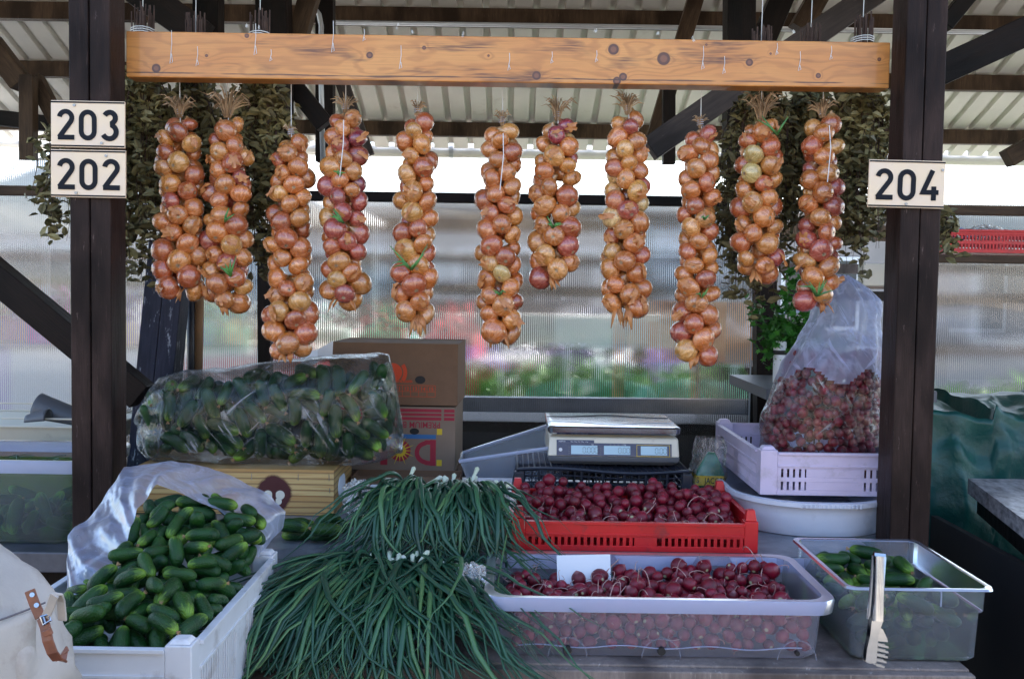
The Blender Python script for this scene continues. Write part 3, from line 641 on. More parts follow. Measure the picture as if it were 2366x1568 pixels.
# pale shop building in the sunlight far behind
root = thing('pale_building', (0, 19, 0), 'long pale single storey building beyond the market', 'building')
b = MB(); b.box((-16, 19, 0), (15, 24, 3.1)); b.build('wall', M['facade'], root)
b = MB(); b.box((-16.3, 18.7, 3.1), (15.3, 24.3, 3.25)); b.build('roof', M['roof'], root)
for i in range(11):
    x = -14.5 + i * 2.8; b = MB(); b.box((x, 18.95, .9), (x + 1.5, 19.02, 2.3)); w_ = b.build('window', M['pipe'], root); b = MB(); b.box((x + .08, 18.93, .98), (x + 1.42, 18.948, 2.22)); q = b.build('pane', M['glassdark'], w_)
root = thing('pale_building', (0, -6, 0), 'unseen pale building added behind the camera as a warm reflector', 'building')  # added out of view to bounce warm sunlight onto the stall front
b = MB(); b.box((-14, -11, 0), (14, -6, 2.9)); b.build('wall', M['bounce_wall'], root)
b = MB(); b.box((-14.3, -11.3, 2.9), (14.3, -5.7, 3.02)); b.build('roof', M['roof'], root)
for i in range(9):
    x = -12.5 + i * 2.9; b = MB(); b.box((x, -6.02, .9), (x + 1.3, -5.95, 2.2)); w_ = b.build('window', M['pipe'], root); b = MB(); b.box((x + .08, -5.948, .98), (x + 1.22, -5.93, 2.12)); b.build('pane', M['glassdark'], w_)
mound('hill', -90, 90, 60, 7, M['shrub'])
root = thing('cupboard', (1.5, 4.6, 0), 'dark cupboard standing in the gap right of the middle fluted panel', 'cupboard')
b = MB(); b.box((1.02, 4.5, 0), (1.75, 4.9, 1.22)); b.build('carcass', M['postside'], root)
b = MB(); b.box((1.0, 4.48, 1.222), (1.77, 4.92, 1.25)); b.build('top_board', M['brown'], root)
root = thing('market_pavilion', (0, 11, 0), 'brown timber frame with posts and rails seen blurred through the panels', 'pavilion')
for x in (-6.6, -4.4, -2.2, 0, 2.2, 4.4, 6.6): b = MB(); b.box((x, 10.4, 0), (x + .16, 10.56, 2.3)); b.build('post', M['brown'], root)
for z, h_, m_ in ((2.14, .16, 'brown'), (1.80, .10, 'grey'), (1.52, .10, 'postside'), (1.05, .12, 'brown')):
    b = MB(); b.box((-6.9, 10.35, z), (6.9, 10.39, z + h_)); b.build('rail', M[m_], root)
b = MB(); b.box((-6.5, 13.3, 0), (1.0, 13.4, 1.45)); b.build('back_wall', M['grey'], root)
# parked car, right of centre
def car(cx, cy, lab):
    root = thing('parked_car', (cx, cy, 0), lab, 'car'); L = 4.2
    prof = [(-2.1, .35), (-2.1, .75), (-1.95, .88), (-1.15, .97), (-.55, 1.40), (.75, 1.42), (1.45, 1.0), (2.0, .92), (2.1, .75), (2.1, .35)]
    b = MB(); ls = []
    for y, k in ((-.85, .93), (-.8, 1), (.8, 1), (.85, .93)): ls.append([(cx + x * (.99 if k < 1 else 1), cy + y, .35 + (z - .35) * k) for x, z in prof])
    b.loops(ls, True, True, True); b.build('body', M['carpaint'], root)
    b = MB()
    for y in (-.856, .856):
        for q in (((-1.02, .96), (-.52, 1.30), (.05, 1.32), (.05, .96)), ((.12, .96), (.12, 1.32), (.68, 1.31), (1.2, .96))): b.quad(*[(cx + x, cy + y, z * .985) for x, z in q])
    b.build('window', M['glassdark'], root)
    for x in (-1.3, 1.3):
        for y in (-.78, .78):
            w_ = MB(); w_.tube([(cx + x, cy + y - .1, .31), (cx + x, cy + y + .1, .31)], .31, 24); o = w_.build('wheel', M['tyre'], root)
            w_ = MB(); w_.tube([(cx + x, cy + y - .112, .31), (cx + x, cy + y + .112, .31)], .18, 16); w_.build('rim', M['pipe'], o)
car(2.6, 12.4, 'grey car parked beyond the middle fluted panel')
for i, (x, y, r, h, mt) in enumerate(((.2, 7.6, .5, 1.05, 'shrub'), (.95, 7.8, .5, 1.10, 'shrub'), (1.6, 7.4, .55, 1.0, 'shrub'), (-.5, 7.9, .5, 1.0, 'shrub'), (3.0, 7.2, .6, .95, 'shrub'), (3.9, 7.5, .6, .9, 'shrub'), (4.7, 7.8, .6, 1.0, 'shrub'))):
    bush((x, y, 0), r, h, 900, ['low green shrub in sunlight behind the middle fluted panel', 'tall dark green shrub behind the right fluted panel'][i > 3], ['low shrubs behind the middle panel', 'tall shrubs behind the right panel'][i > 3], 11 + i)
# sea green tarpaulin covered stack, dark trestle and orange board behind the middle panel
b = MB(); ls = []
for z, k in ((0.0, 1.08), (.3, 1.03), (.86, 1.0), (1.0, .85), (1.05, .4)):
    ls.append([(.80 + .42 * k * math.cos(a * .157) * (1 + .06 * math.sin(a * 1.7)), 6.2 + .35 * k * math.sin(a * .157), z + .02 * math.sin(a)) for a in range(40)])
b.loops(ls, True, False, True); tag(b.build('covered_stack', M['cloth_green'], smooth=True), 'stack under a sea green cover blurred behind the scale', 'covered stack')
root = thing('trestle_table', (0, 4.9, 0), 'black trestle table with closed front behind the lower middle panel', 'table')
b = MB(); b.box((-2.0, 4.6, .93), (1.75, 5.2, .98)); b.build('table_top', M['postside'], root)
b = MB(); b.box((-1.98, 4.62, .1), (1.73, 4.66, .93)); b.build('front_board', M['dark'], root)
b = MB(); b.box((-1.9, 4.66, 0), (-1.8, 5.15, .93)); b.box((1.6, 4.66, 0), (1.7, 5.15, .93)); b.build('leg', M['postside'], root)
root = thing('trestle_table', (3.5, 4.9, 0), 'black trestle table with closed front behind the right panel', 'table')
b = MB(); b.box((2.0, 4.9, 1.0), (5.2, 5.5, 1.05)); b.build('table_top', M['postside'], root)
b = MB(); b.box((2.02, 4.92, .1), (5.18, 4.96, 1.0)); b.build('front_board', M['dark'], root)
b = MB(); b.box((.80, 5.3, 1.22), (1.30, 5.36, 1.53)); b.box((.74, 5.36, 0), (.79, 5.41, 1.42)); b.box((1.2, 5.36, 0), (1.25, 5.41, 1.42)); tag(b.build('board_screen', M['cloth_orange']), 'orange brown wooden screen glowing through the right end of the middle panel', 'screen')
b = MB(); b.box((-.15, 6.9, 1.22), (1.1, 7.0, 1.42)); b.box((-.1, 6.92, 0), (-.05, 6.97, 1.22)); b.box((1.0, 6.92, 0), (1.05, 6.97, 1.22)); tag(b.build('sign_board', M['cloth_white']), 'plain white board on two legs behind the middle panel', 'board')
# ================================================================== TABLES
TA, TB = .823, .941
a0 = at(548, 1530, 1.97).x; a1 = at(2252, 1530, 1.97).x
root = thing('front_table', (0, 2.15, 0), 'worn wooden front table edge running under the frosted tubs', 'table')
b = MB(); b.box((-1.12, 1.99, TA - .024), (a1, 2.36, TA)); b.build('table_top', M['plank'], root, bevel=.003)
b = MB(); b.box((-1.12, 1.965, TA - .032), (a1 + .002, 1.989, TA - .004)); b.build('edge_board', M['plank'], root, bevel=.003)
b = MB(); b.box((-1.10, 2.0, TA - .15), (a1 - .03, 2.03, TA - .026)); b.build('apron', M['postside'], root)
for x in (-1.05, .1, a1 - .12):
    b = MB(); b.box((x, 2.05, 0), (x + .06, 2.11, TA - .026)); b.build('leg', M['brown'], root)
beam('leg', (a1 - .16, 2.02, TA - .05), (a1 - .34, 2.02, .35), .055, .03, M['brown'], root)
b = MB(); b.box((a1 - .075, 1.95, TA - .075), (a1 + .01, 2.0, TA - .034)); b.build('bracket', M['brown'], root)
root = thing('low_bench', (-.8, 1.4, 0), 'wooden bench carrying the white crate and the canvas backpack', 'bench')
b = MB(); b.box((-1.25, 1.0, TA - .03), (-.42, 1.93, TA)); b.build('seat', M['brown'], root)
for x in (-1.2, -.5):
    for y in (1.04, 1.82): b = MB(); b.box((x, y, 0), (x + .05, y + .05, TA - .03)); b.build('leg', M['brown'], root)
root = thing('rear_counter', (0, 2.7, 0), 'zinc covered rear counter behind the front table', 'counter')
b = MB()
b.box((-.975, 2.40, TB - .004), (.925, 2.495, TB)); b.box((-.84, 2.495, TB - .004), (.915, 2.62, TB)); b.box((-.985, 2.62, TB - .004), (1.10, 3.36, TB)); b.build('counter_top', M['zinc'], root)
b = MB(); b.box((-.96, 2.396, TB - .062), (.93, 2.4, TB)); b.build('front_edge', M['zinc'], root)
b = MB(); b.box((-.95, 2.44, .1), (.9, 2.46, TB - .062)); b.build('front_board', M['dark'], root)
b = MB(); b.box((-.95, 2.7, 0), (-.9, 2.75, TB - .005)); b.box((.8, 2.9, 0), (.85, 2.95, TB - .005)); b.box((-.95, 3.0, 0), (-.9, 3.05, TB - .005)); b.build('leg', M['brown'], root)
root = thing('side_counter', (-1.6, 2.9, 0), 'zinc edged counter of the neighbouring stall left of the left post', 'counter')
zc = .875
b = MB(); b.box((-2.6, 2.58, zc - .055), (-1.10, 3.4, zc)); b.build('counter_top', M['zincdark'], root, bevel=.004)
b = MB(); b.box((-2.6, 2.62, .05), (-1.12, 2.66, zc - .056)); b.build('front_board', M['postside'], root)
b = MB(); b.box((-2.5, 2.8, 0), (-2.4, 2.9, zc - .056)); b.box((-1.3, 3.2, 0), (-1.2, 3.3, zc - .056)); b.build('leg', M['brown'], root)
# right neighbour counter with speckled top and green tarp
root = thing('worktop_table', (1.6, 2.6, 0), 'speckled grey worktop on a dark frame at the right edge', 'table')
c1 = at(2255, 1112, 2.9); c2 = at(2375, 1210, 2.25)
z = c1.z
b = MB(); pa = Vector((c1.x, 2.9, z)); pb2 = at(2366, 1190, 2.35); x1 = 2.6
b.loops([[(c1.x, 2.95, zz), (1.23, 2.28, zz), (x1, 2.28, zz), (x1, 2.95, zz)] for zz in (z - .045, z)], True, True, True)
b.build('worktop', M['granite'], root)
b = MB(); b.loops([[(c1.x + .02, 2.93, zz), (1.25, 2.3, zz), (x1, 2.3, zz), (x1, 2.93, zz)] for zz in (z - .10, z - .047)], True, True, True); b.build('frame', M['postside'], root)
b = MB(); b.box((1.262, 2.31, .02), (2.58, 2.33, z - .102)); b.box((1.24, 2.33, .02), (1.26, 2.9, z - .102)); b.build('dark_fill_board', M['dark'], root)  # near-black boards added to fill the dark space under the worktop
beam('leg', (1.45, 2.5, z - .1), (1.62, 2.5, 0), .05, .05, M['brown'], root); beam('leg', (2.4, 2.5, z - .1), (2.4, 2.5, 0), .05, .05, M['brown'], root)
# tarp: folded sheet thrown over a stack
b = MB(); N = 150; ls = []
zt = at(2250, 955, 3.25).z
for j in range(90):
    v = j / 89; row = []
    for i in range(N + 1):
        u = i / N; x = 1.10 + u * 1.5
        drop = max(0, v - .30) / .70
        top = zt + .05 * math.sin(u * 9 + 1) * (1 - drop) + (.04 + .05 * u if u > .3 else 0)
        y = 3.75 - .55 * min(v / .3, 1) + .03 * math.sin(u * 34 + 2 * math.sin(u * 7)) * drop - .08 * drop
        zz = top - (.02 if v < .3 else 0) - drop * (zt - .25)
        w_ = .035 * fbm((u * 5, v * 5, 2)) + .022 * ridged((u * 9, v * 5, 5), 1.0)
        row.append((x, y - w_, zz + w_ * (1 - drop) * 1.2))
    ls.append(row)
b.loops(ls, close=False); tag(b.build('tarpaulin', M['tarp'], smooth=True), 'creased green tarpaulin draped below the right fluted panel', 'tarpaulin')
root = thing('stacked_boxes', (1.8, 3.5, 0), 'covered dark box pile holding up the green tarpaulin', 'box pile')
b = MB(); b.box((1.18, 3.32, 0), (2.5, 3.72, zt - .10)); b.build('box', M['dark'], root)

# ================================================================== CRATES
def crate(name, c, W_, D, H, m, lab, cat='crate', rows=1, bar=.009, gap=.0085, mid=True, peg=True, top=.035, ang=0, front_solid=None, group=None, post=.034, pegh=.014):
    """open plastic crate, base centre c; slotted walls"""
    root = thing(name, c, lab, cat, group); T = .0045
    RM = Matrix.Translation(Vector(c)) @ Matrix.Rotation(ang, 4, 'Z')
    def wall(L, Mx, nm, solid):
        b = MB(); slotH = (H - top - .022) / rows - (.006 if rows > 1 else 0)
        b.box((-L / 2, -T, H - top), (L / 2, 0, H), Mx); b.box((-L / 2, -T - .006, H - .006), (L / 2, .004, H + .001), Mx)
        b.box((-L / 2, -T - .003, H - top - .003), (L / 2, .001, H - top + .002), Mx)
        b.box((-L / 2, -T, 0), (L / 2, 0, .014), Mx)
        zz = .014
        for r in range(rows):
            x = -L / 2; per = bar + gap; s0, s1 = solid
            while x < L / 2 - bar:
                if s0 < x + bar / 2 < s1: x += per; continue
                b.box((x, -T + .0004, zz), (min(x + bar, L / 2), -.0004, zz + slotH + .0005), Mx); x += per
            if s1 > s0: b.box((s0 - .001, -T + .0002, zz), (s1, -.0002, zz + slotH), Mx)
            zz += slotH
            if r < rows - 1: b.box((-L / 2, -T, zz), (L / 2, 0, zz + .012), Mx); zz += .012
        if zz < H - top: b.box((-L / 2, -T + .0001, zz), (L / 2, -.0001, H - top), Mx)
        b.build(nm, m, root, bevel=.0008)
    fs = front_solid if front_solid is not None else ((-.045, .045) if mid else (9, 8))
    wall(W_ - post * 2, RM @ Matrix.Translation((0, -D / 2 + .005, 0)), 'side_wall', fs)
    wall(W_ - post * 2, RM @ Matrix.Translation((0, D / 2 - .005, 0)) @ Matrix.Rotation(math.pi, 4, 'Z'), 'side_wall', fs)
    s2 = (-.03, .03) if mid else (9, 8)
    wall(D - post * 2, RM @ Matrix.Translation((W_ / 2 - .005, 0, 0)) @ Matrix.Rotation(math.pi / 2, 4, 'Z'), 'side_wall', s2)
    wall(D - post * 2, RM @ Matrix.Translation((-W_ / 2 + .005, 0, 0)) @ Matrix.Rotation(-math.pi / 2, 4, 'Z'), 'side_wall', s2)
    for sx in (-1, 1):
        for sy in (-1, 1):
            b = MB(); x = sx * (W_ / 2 - post / 2); y = sy * (D / 2 - post / 2); q = post / 2
            b.box((x - q, y - q, 0), (x + q, y + q, H + .006), RM)
            if peg: b.loops([[RM @ Vector(p) for p in ((x - k, y - k, z), (x + k, y - k, z), (x + k, y + k, z), (x - k, y + k, z))] for k, z in ((q * .82, H + .0062), (q * .55, H + .006 + pegh))], True, True, True)
            b.build('corner_post', m, root, bevel=.002)
    b = MB(); b.box((-W_ / 2 + .006, -D / 2 + .006, .002), (W_ / 2 - .006, D / 2 - .006, .007), RM); b.build('floor', m, root)
    return root
# white cucumber crate, front left
CW = dict(x0=-.885, x1=-.510, y0=1.58, y1=2.17)
crate('plastic_crate', ((CW['x0'] + CW['x1']) / 2, (CW['y0'] + CW['y1']) / 2, TA + .001), CW['x1'] - CW['x0'], CW['y1'] - CW['y0'], .168, M['white'], 'white slotted plastic crate heaped with cucumbers at the front left', rows=1, bar=.008, gap=.006, top=.045, front_solid=(-.17, .06), mid=True, post=.044, pegh=.008)
# red radish crate
RC = dict(x0=at(1182, 1200, 2.42).x, x1=at(1753, 1200, 2.42).x, y0=2.42, y1=2.82)
crate('plastic_crate', ((RC['x0'] + RC['x1']) / 2, (RC['y0'] + RC['y1']) / 2, TB + .001), RC['x1'] - RC['x0'], RC['y1'] - RC['y0'], .072, M['red'], 'red slotted plastic crate full of dark radishes', rows=1, bar=.0085, gap=.0075, top=.03, front_solid=(.0, .055), pegh=.028)
# lilac crate on the basin
LZ = at(1785, 1143, 2.66).z
lcx = at(1757, 1100, 2.66).x
LC = dict(x0=lcx, x1=lcx + .60, y0=2.66, y1=3.06)
crate('plastic_crate', (lcx + .20, 2.96, LZ), .40, .60, at(1785, 1045, 2.66).z - LZ, M['lilac'], 'pale lilac slotted plastic crate on top of the white basin', rows=2, bar=.010, gap=.006, top=.036, front_solid=(-.075, .075), post=.046, pegh=.01)
# basin (oval, wide rim)
bcx = lcx + .16; BHX, BHY, BCY = .222, .36, 2.93
root = thing('basin', (bcx, BCY, TB), 'large white plastic basin under the lilac crate', 'basin'); b = MB(); ls = []
bh_ = LZ - TB - .002
for k, z in ((.0, .004), (.93, .002), (.955, .02), (.965, bh_ * .6), (.975, bh_ * .78), (1.0, bh_ - .012), (1.02, bh_ - .012), (1.02, bh_), (.96, bh_), (.93, bh_ - .03), (.86, .02), (.0, .012)):
    ls.append(rrect(max(BHX * k, .002), max(BHY * k, .002), max(.195 * k, .001), TB + z, bcx, BCY, 12))
b.loops(ls); b.build('bowl', M['basin'], root, smooth='auto')
b = MB()
for i in range(15):
    x = bcx - .075 + i * .011; b.tube([(x, BCY - BHY * 1.02 - .001, TB + bh_ - .002), (x, BCY - BHY * 1.02 - .001, TB + bh_ - .011)], .0028, 5)
b.build('rim_rib', M['basin'], root)
# blue-black mesh crate upside down under the scale
def meshcrate(c, W_, D, H, lab):
    root = thing('mesh_crate', c, lab, 'crate'); cx, cy_, cz = c
    def warp(p): return (p[0], p[1], p[2] + .006 * math.sin(p[0] * 13) * (p[2] - cz) / H)
    b = MB(); nx = 30; ny = 18
    def bar(p, q, w): 
        n = 6; b.tube([warp([p[k] + (q[k] - p[k]) * i / n for k in range(3)]) for i in range(n + 1)], w, 4)
    for i in range(nx + 1): x = cx - W_ / 2 + W_ * i / nx; bar((x, cy_ - D / 2, cz + H), (x, cy_ + D / 2, cz + H), .0019 if i % 3 else .003)
    for j in range(ny + 1): y = cy_ - D / 2 + D * j / ny; bar((cx - W_ / 2, y, cz + H), (cx + W_ / 2, y, cz + H), .0019)
    b.build('top_grid', M['black'], root)
    for sy in (-1, 1):
        b = MB(); y = cy_ + sy * D / 2; yb = cy_ + sy * (D / 2 + .012)
        for i in range(25): x = cx - W_ / 2 + W_ * i / 24; bar((x, y, cz + H), (x, yb, cz + .004), .0022 if i % 3 else .0040)
        for k in range(1, 6): z = cz + H * k / 6; bar((cx - W_ / 2, y + (yb - y) * (1 - k / 6), z), (cx + W_ / 2, y + (yb - y) * (1 - k / 6), z), .0024)
        b.box((cx - W_ / 2 - .01, min(y, yb) - .006, cz), (cx + W_ / 2 + .01, max(y, yb) + .006, cz + .012)); b.tube([warp((cx - W_ / 2 + W_ * i / 20, y, cz + H)) for i in range(21)], .0055, 6); b.build('side_grid', M['black'], root)
    for sx in (-1, 1):
        b = MB(); x = cx + sx * W_ / 2; xb = cx + sx * (W_ / 2 + .012)
        for i in range(17): y = cy_ - D / 2 + D * i / 16; bar((x, y, cz + H), (xb, y, cz + .004), .0022 if i % 3 else .0035)
        for k in range(1, 6): z = cz + H * k / 6; bar((x, cy_ - D / 2, z), (x, cy_ + D / 2, z), .0022)
        b.build('side_grid', M['black'], root)
        for sy in (-1, 1):
            b = MB(); x = cx + sx * (W_ / 2 - .005); y = cy_ + sy * (D / 2 - .006); b.loops([[(x - q, y - q, z), (x + q, y - q, z), (x + q, y + q, z), (x - q, y + q, z)] for q, z in ((.021, cz), (.014, cz + H * .96))], True, True, True); b.build('corner_post', M['black'], root, bevel=.003)
    return root
mY = 2.90; mtop = at(1400, 1088, mY).z
mx0 = at(1196, 1088, mY).x; mx1 = at(1592, 1088, mY).x
MC = ((mx0 + mx1) / 2, mY + .17, TB + .001)
meshcrate(MC, mx1 - mx0, .34, mtop - TB - .001, 'blue-black mesh crate upside down under the shop scale')
# ------------------------------------------------------------------ scale
SY = mY + .045; sb = mtop + .008
sx0 = at(1266, 1060, SY).x; sx1 = at(1570, 1060, SY).x; sc = (sx0 + sx1) / 2; sw = sx1 - sx0
root = thing('shop_scale', (sc, SY + .15, sb), 'shop scale with steel platter and three pale blue displays on the mesh crate', 'scale')
hz = at(1400, 1006, SY).z - sb; D = .33
def ring4(x0, x1, y0, y1, z): return [(x0, y0, z), (x1, y0, z), (x1, y1, z), (x0, y1, z)]
b = MB(); b.loops([ring4(sx0 + .02, sx1 - .02, SY + .02, SY + D, sb), ring4(sx0 + .001, sx1 - .001, SY + .001, SY + D, sb + hz * .14), ring4(sx0 - .001, sx1 + .001, SY - .001, SY + D, sb + hz * .30)], True, True, True); b.build('base', M['greycase'], root, bevel=.003)
b = MB(); b.loops([ring4(sx0, sx1, SY, SY + D, sb + hz * .301), ring4(sx0 + .003, sx1 - .003, SY + .012, SY + D, sb + hz * .90), ring4(sx0 + .02, sx1 - .02, SY + .04, SY + D - .02, sb + hz)], True, True, True); b.build('casing', M['cream'], root, bevel=.004)
up = Vector((0, .012, hz * .6)).normalized(); FMx = faceM((sc, SY - .0008, sb + hz * .301), (1, 0, 0), up); k = hz * .6
def onface(b_, nm, m, par=root): 
    o = b_.build(nm, m, None, loc=(0, 0, 0)); o.matrix_basis = Matrix.Translation(-Vector(root['_w'])) @ FMx; o.parent = par; return o
b = MB(); b.box((-sw * .435, .002, .0), (sw * .44, k * .74, .0014)); onface(b, 'keypad', M['navy'])
b = MB(); b.box((-sw * .435, k * .745, .0), (-sw * .15, k * .90, .0012)); onface(b, 'type_plate', M['navy'])
lcds = []
for cx_, w_ in ((-.225, .20), (.025, .20), (.305, .20)):
    b = MB(); b.box((sw * (cx_ - w_ / 2), k * .12, .0015), (sw * (cx_ + w_ / 2), k * .60, .0026)); onface(b, 'display', M['lcd'])
b = MB(); b.tube([(-sw * .405, k * .36, .0016), (-sw * .405, k * .36, .0024)], k * .1, 20); onface(b, 'key', M['silver'])
b = MB(); Mi = Matrix.Identity(4); stroke(b, [(sw * .175, k * .05), (sw * .425, k * .05), (sw * .425, k * .66), (sw * .175, k * .66)], .0012, .0016, .0022, Mi, True); onface(b, 'frame_line', M['yellow'])
SEG = {'0': 'abcdef', '.': '.'}
b = MB()
def seven(s, x, y, h):
    w = h * .5
    for ch in s:
        if ch == '.': b.box((x - w * .12, y, .0028), (x + w * .12, y + w * .24, .0032)); x += w * .32; continue
        t = h * .09
        for (p, q) in (((0, h), (w, h)), ((w, h), (w, h / 2)), ((w, h / 2), (w, 0)), ((w, 0), (0, 0)), ((0, 0), (0, h / 2)), ((0, h / 2), (0, h))):
            dx, dy = q[0] - p[0], q[1] - p[1]; g = t * .7; L = math.hypot(dx, dy); ux, uy = dx / L, dy / L
            xa, xb = sorted((p[0] + ux * g, q[0] - ux * g)); ya, yb = sorted((p[1] + uy * g, q[1] - uy * g))
            b.box((x + xa - (t / 2 if dx == 0 else 0), y + ya - (t / 2 if dy == 0 else 0), .0028), (x + xb + (t / 2 if dx == 0 else 0), y + yb + (t / 2 if dy == 0 else 0), .0032))
        x += w * 1.38
seven('0.000', sw * -.235, k * .20, k * .30); seven('0.00', sw * .035, k * .20, k * .30); seven('0.00', sw * .315, k * .20, k * .30); onface(b, 'digits', M['lcddig'])
RT = Matrix.Translation(-Vector(root['_w'])) @ FMx
def ftext(s, x, y, size, m, nm='lettering'):
    o = text(s, size, m, Matrix.Identity(4), None, nm); o.matrix_basis = RT @ Matrix.Translation((x, y, .0017)); o.parent = root
ftext('ASEP-65', -sw * .42, k * .78, k * .11, M['silver']); ftext('Max 15kg  Min 100g  e=5g', -sw * .33, k * .78, k * .09, M['silver'])
ftext('kg', -sw * .17, k * .63, k * .12, M['silver']); ftext('/ kg', sw * .07, k * .64, k * .11, M['silver'])
b = MB()
for q in range(4): b.box((-sw * .345, k * (.16 + q * .11), .0015), (-sw * .335, k * (.20 + q * .11), .0021)); b.box((-sw * .105, k * (.16 + q * .1), .0015), (-sw * .095, k * (.19 + q * .1), .0021))
for x in (-.03, .0, .03, .06): b.tube([(sw * x + .002, k * .665, .0015), (sw * x + .002, k * .665, .002)], k * .05, 12)
onface(b, 'keypad_marks', M['steeldark'])
# platter
py0 = at(1400, 1003, SY - .004).z; pyt = at(1400, 985, SY - .004).z
b = MB(); ls = []
for e, z in ((-.006, py0 - .002), (.001, py0 + .004), (.002, pyt - .005), (-.001, pyt - .001), (-.008, pyt)): ls.append(rrect(sw / 2 + e, .165 + e, .016, z, sc, SY + .158, 5))
b.loops(ls, True, False, True); pl = b.build('platter', M['steel'], root, smooth='auto')
b = MB(); b.loops([rrect(sw / 2 - .02, .12, .01, sb + hz + .001, sc, SY + .14), rrect(sw / 2 - .02, .12, .01, py0 - .001, sc, SY + .14)], True, True, True); b.build('platter_support', M['cream'], root)
b = MB(); zt_ = pyt + .0006
def cur(s, off): return [(sc - sw * .49 + sw * .98 * i / 40, SY + .15 + off + s * .055 * math.exp(-((i - 20) / 8.5) ** 2) + s * .012, zt_) for i in range(41)]
b.tube(cur(1, .05), .0012, 5); b.build('pressed_line', M['steeldark'], pl); b = MB(); b.tube(cur(-1, -.045), .0010, 5); b.build('pressed_line', M['silver'], pl)

# ================================================================== TUBS
def tub(c, hx0, hy0, hx1, hy1, H, m, mrim, lab, r=.035, rim=.018, lip=.028, step=None, group=None):
    """c = base centre, half sizes at base and at rim"""
    root = thing('plastic_tub', c, lab, 'tub', group); cx, cy_, cz = c
    def at_(f, e=0, z=0): return rrect(hx0 + (hx1 - hx0) * f + e, hy0 + (hy1 - hy0) * f + e, r, cz + H * f + z, cx, cy_, 6)
    b = MB(); ls = [rrect(hx0 * .02, hy0 * .02, .0005, cz + .001, cx, cy_, 6), at_(0, -.006, .001), at_(0, 0, .008)]
    if step: ls += [at_(step - .01), at_(step + .0, .004), at_(step + .02, .006)]; e = .006
    else: ls += [at_(.5)]; e = 0
    ls.append(at_(1, e, -.001)); b.loops(ls); b.build('body', m, root, smooth='auto')
    b = MB(); b.loops([at_(1, e - .001, -.0005), at_(1, e + .004, .001), at_(1, e + rim, .001), at_(1, e + rim + .002, -.004), at_(1, e + rim - .001, -lip)]); b.build('rim', mrim, root, smooth='auto')
    return root
# frosted radish tub
tx0 = at(1118, 1390, 2.0).x + .018; tx1 = at(1940, 1390, 2.0).x - .018; tcx = (tx0 + tx1) / 2; thw = (tx1 - tx0) / 2
RZ = at(1500, 1384, 2.0).z; TH = RZ - TA - .003
T1 = (tcx, 2.018 + .165, TA + .002)
root = tub(T1, thw - .008, .157, thw, .165, TH, M['frost'], M['frostrim'], 'long frosted tub full of bright red radishes on the front table', r=.045, rim=.018, lip=.028)
yb = T1[1] - .157
for px, big in ((1311, 1), (1527, 0), (1840, 0)):
    cx_ = at(px, 1500, yb).x
    b = MB(); zb = TA + .004
    MM = Matrix.Translation((cx_, yb - .0052, zb)) @ Matrix(((1, 0, 0, 0), (0, 0, -1, 0), (0, 1, 0, 0), (0, 0, 0, 1)))
    stroke(b, arc(0, 0, .040, 0, 180, 20), .0016, 0, .0016, MM); b.build('wheel_arch', M['frost'], root)
    b = MB(); b.tube([(cx_, yb - .001, zb + .014), (cx_, yb - .010, zb + .014)], .0085 if px != 1840 else .005, 14); b.build('axle_hole', M['dark'], root)
b = MB(); MM = Matrix.Translation((tcx, yb - .0045, TA)) @ Matrix(((1, 0, 0, 0), (0, 0, -1, 0), (0, 1, 0, 0), (0, 0, 0, 1)))
stroke(b, [(-thw + .05 + (thw * 2 - .1) * i / 60, .026 + .003 * math.sin(i * .35)) for i in range(61)], .0016, 0, .003, MM); b.build('ledge_line', M['frostrim'], root)
b = MB(); bk = T1[1] + .163
for px in (1200, 1480, 1745):
    xa = at(px - 60, 1290, 2.34).x; xb = at(px + 130, 1290, 2.34).x; b.loops([[(xa, bk - .006, RZ - .002), (xa + .02, bk - .008, RZ - .035), (xb - .02, bk - .008, RZ - .035), (xb, bk - .006, RZ - .002)]] * 1 + [[(xa, bk - .004, RZ - .002), (xa + .02, bk - .005, RZ - .035), (xb - .02, bk - .005, RZ - .035), (xb, bk - .004, RZ - .002)]], True, True, False)
b.build('handle_recess', M['frostrim'], root)
q = at(1288, 1300, 2.30); b = MB(); pw = .125
b.box((0, 0, 0), (pw, .0015, .07), Matrix.Translation((q.x, 2.282, RZ - .060)) @ Matrix.Rotation(R(-12), 4, 'X') @ Matrix.Rotation(R(-2), 4, 'Y')); tag(b.build('price_card', M['paper']), 'blank white card leaning inside the back of the radish tub', 'card')
# clear tub, right, cucumbers in brine
ux0 = at(1962, 1385, 2.0).x + .012; ux1 = at(2300, 1385, 2.0).x - .012; ucx = (ux0 + ux1) / 2; uhw = (ux1 - ux0) / 2
UZ = at(2130, 1360, 2.0).z; T2 = (ucx + .0, 2.02 + .19, TA + .002)
root2 = tub(T2, uhw - .007, .184, uhw, .19, UZ - TA - .003, M['clear'], M['clearrim'], 'clear tub of cucumbers half sunk in brine on the right end of the front table', r=.022, rim=.009, lip=.006, step=.66)
b = MB()
for px in (2020, 2175):
    cx_ = at(px, 1400, 2.012).x; b.box((cx_ - .0012, T2[1] - .197, UZ - .040), (cx_ + .0012, T2[1] - .194, UZ - .005))
b.build('rib', M['clearrim'], root2)
BR = TA + .064
b = MB(); b.loops([rrect(uhw - .016, .176, .018, TA + .010, T2[0], T2[1]), rrect(uhw - .014 + .0, .178, .018, BR, T2[0], T2[1])], True, True, True); b.build('brine', M['brine'], root2)
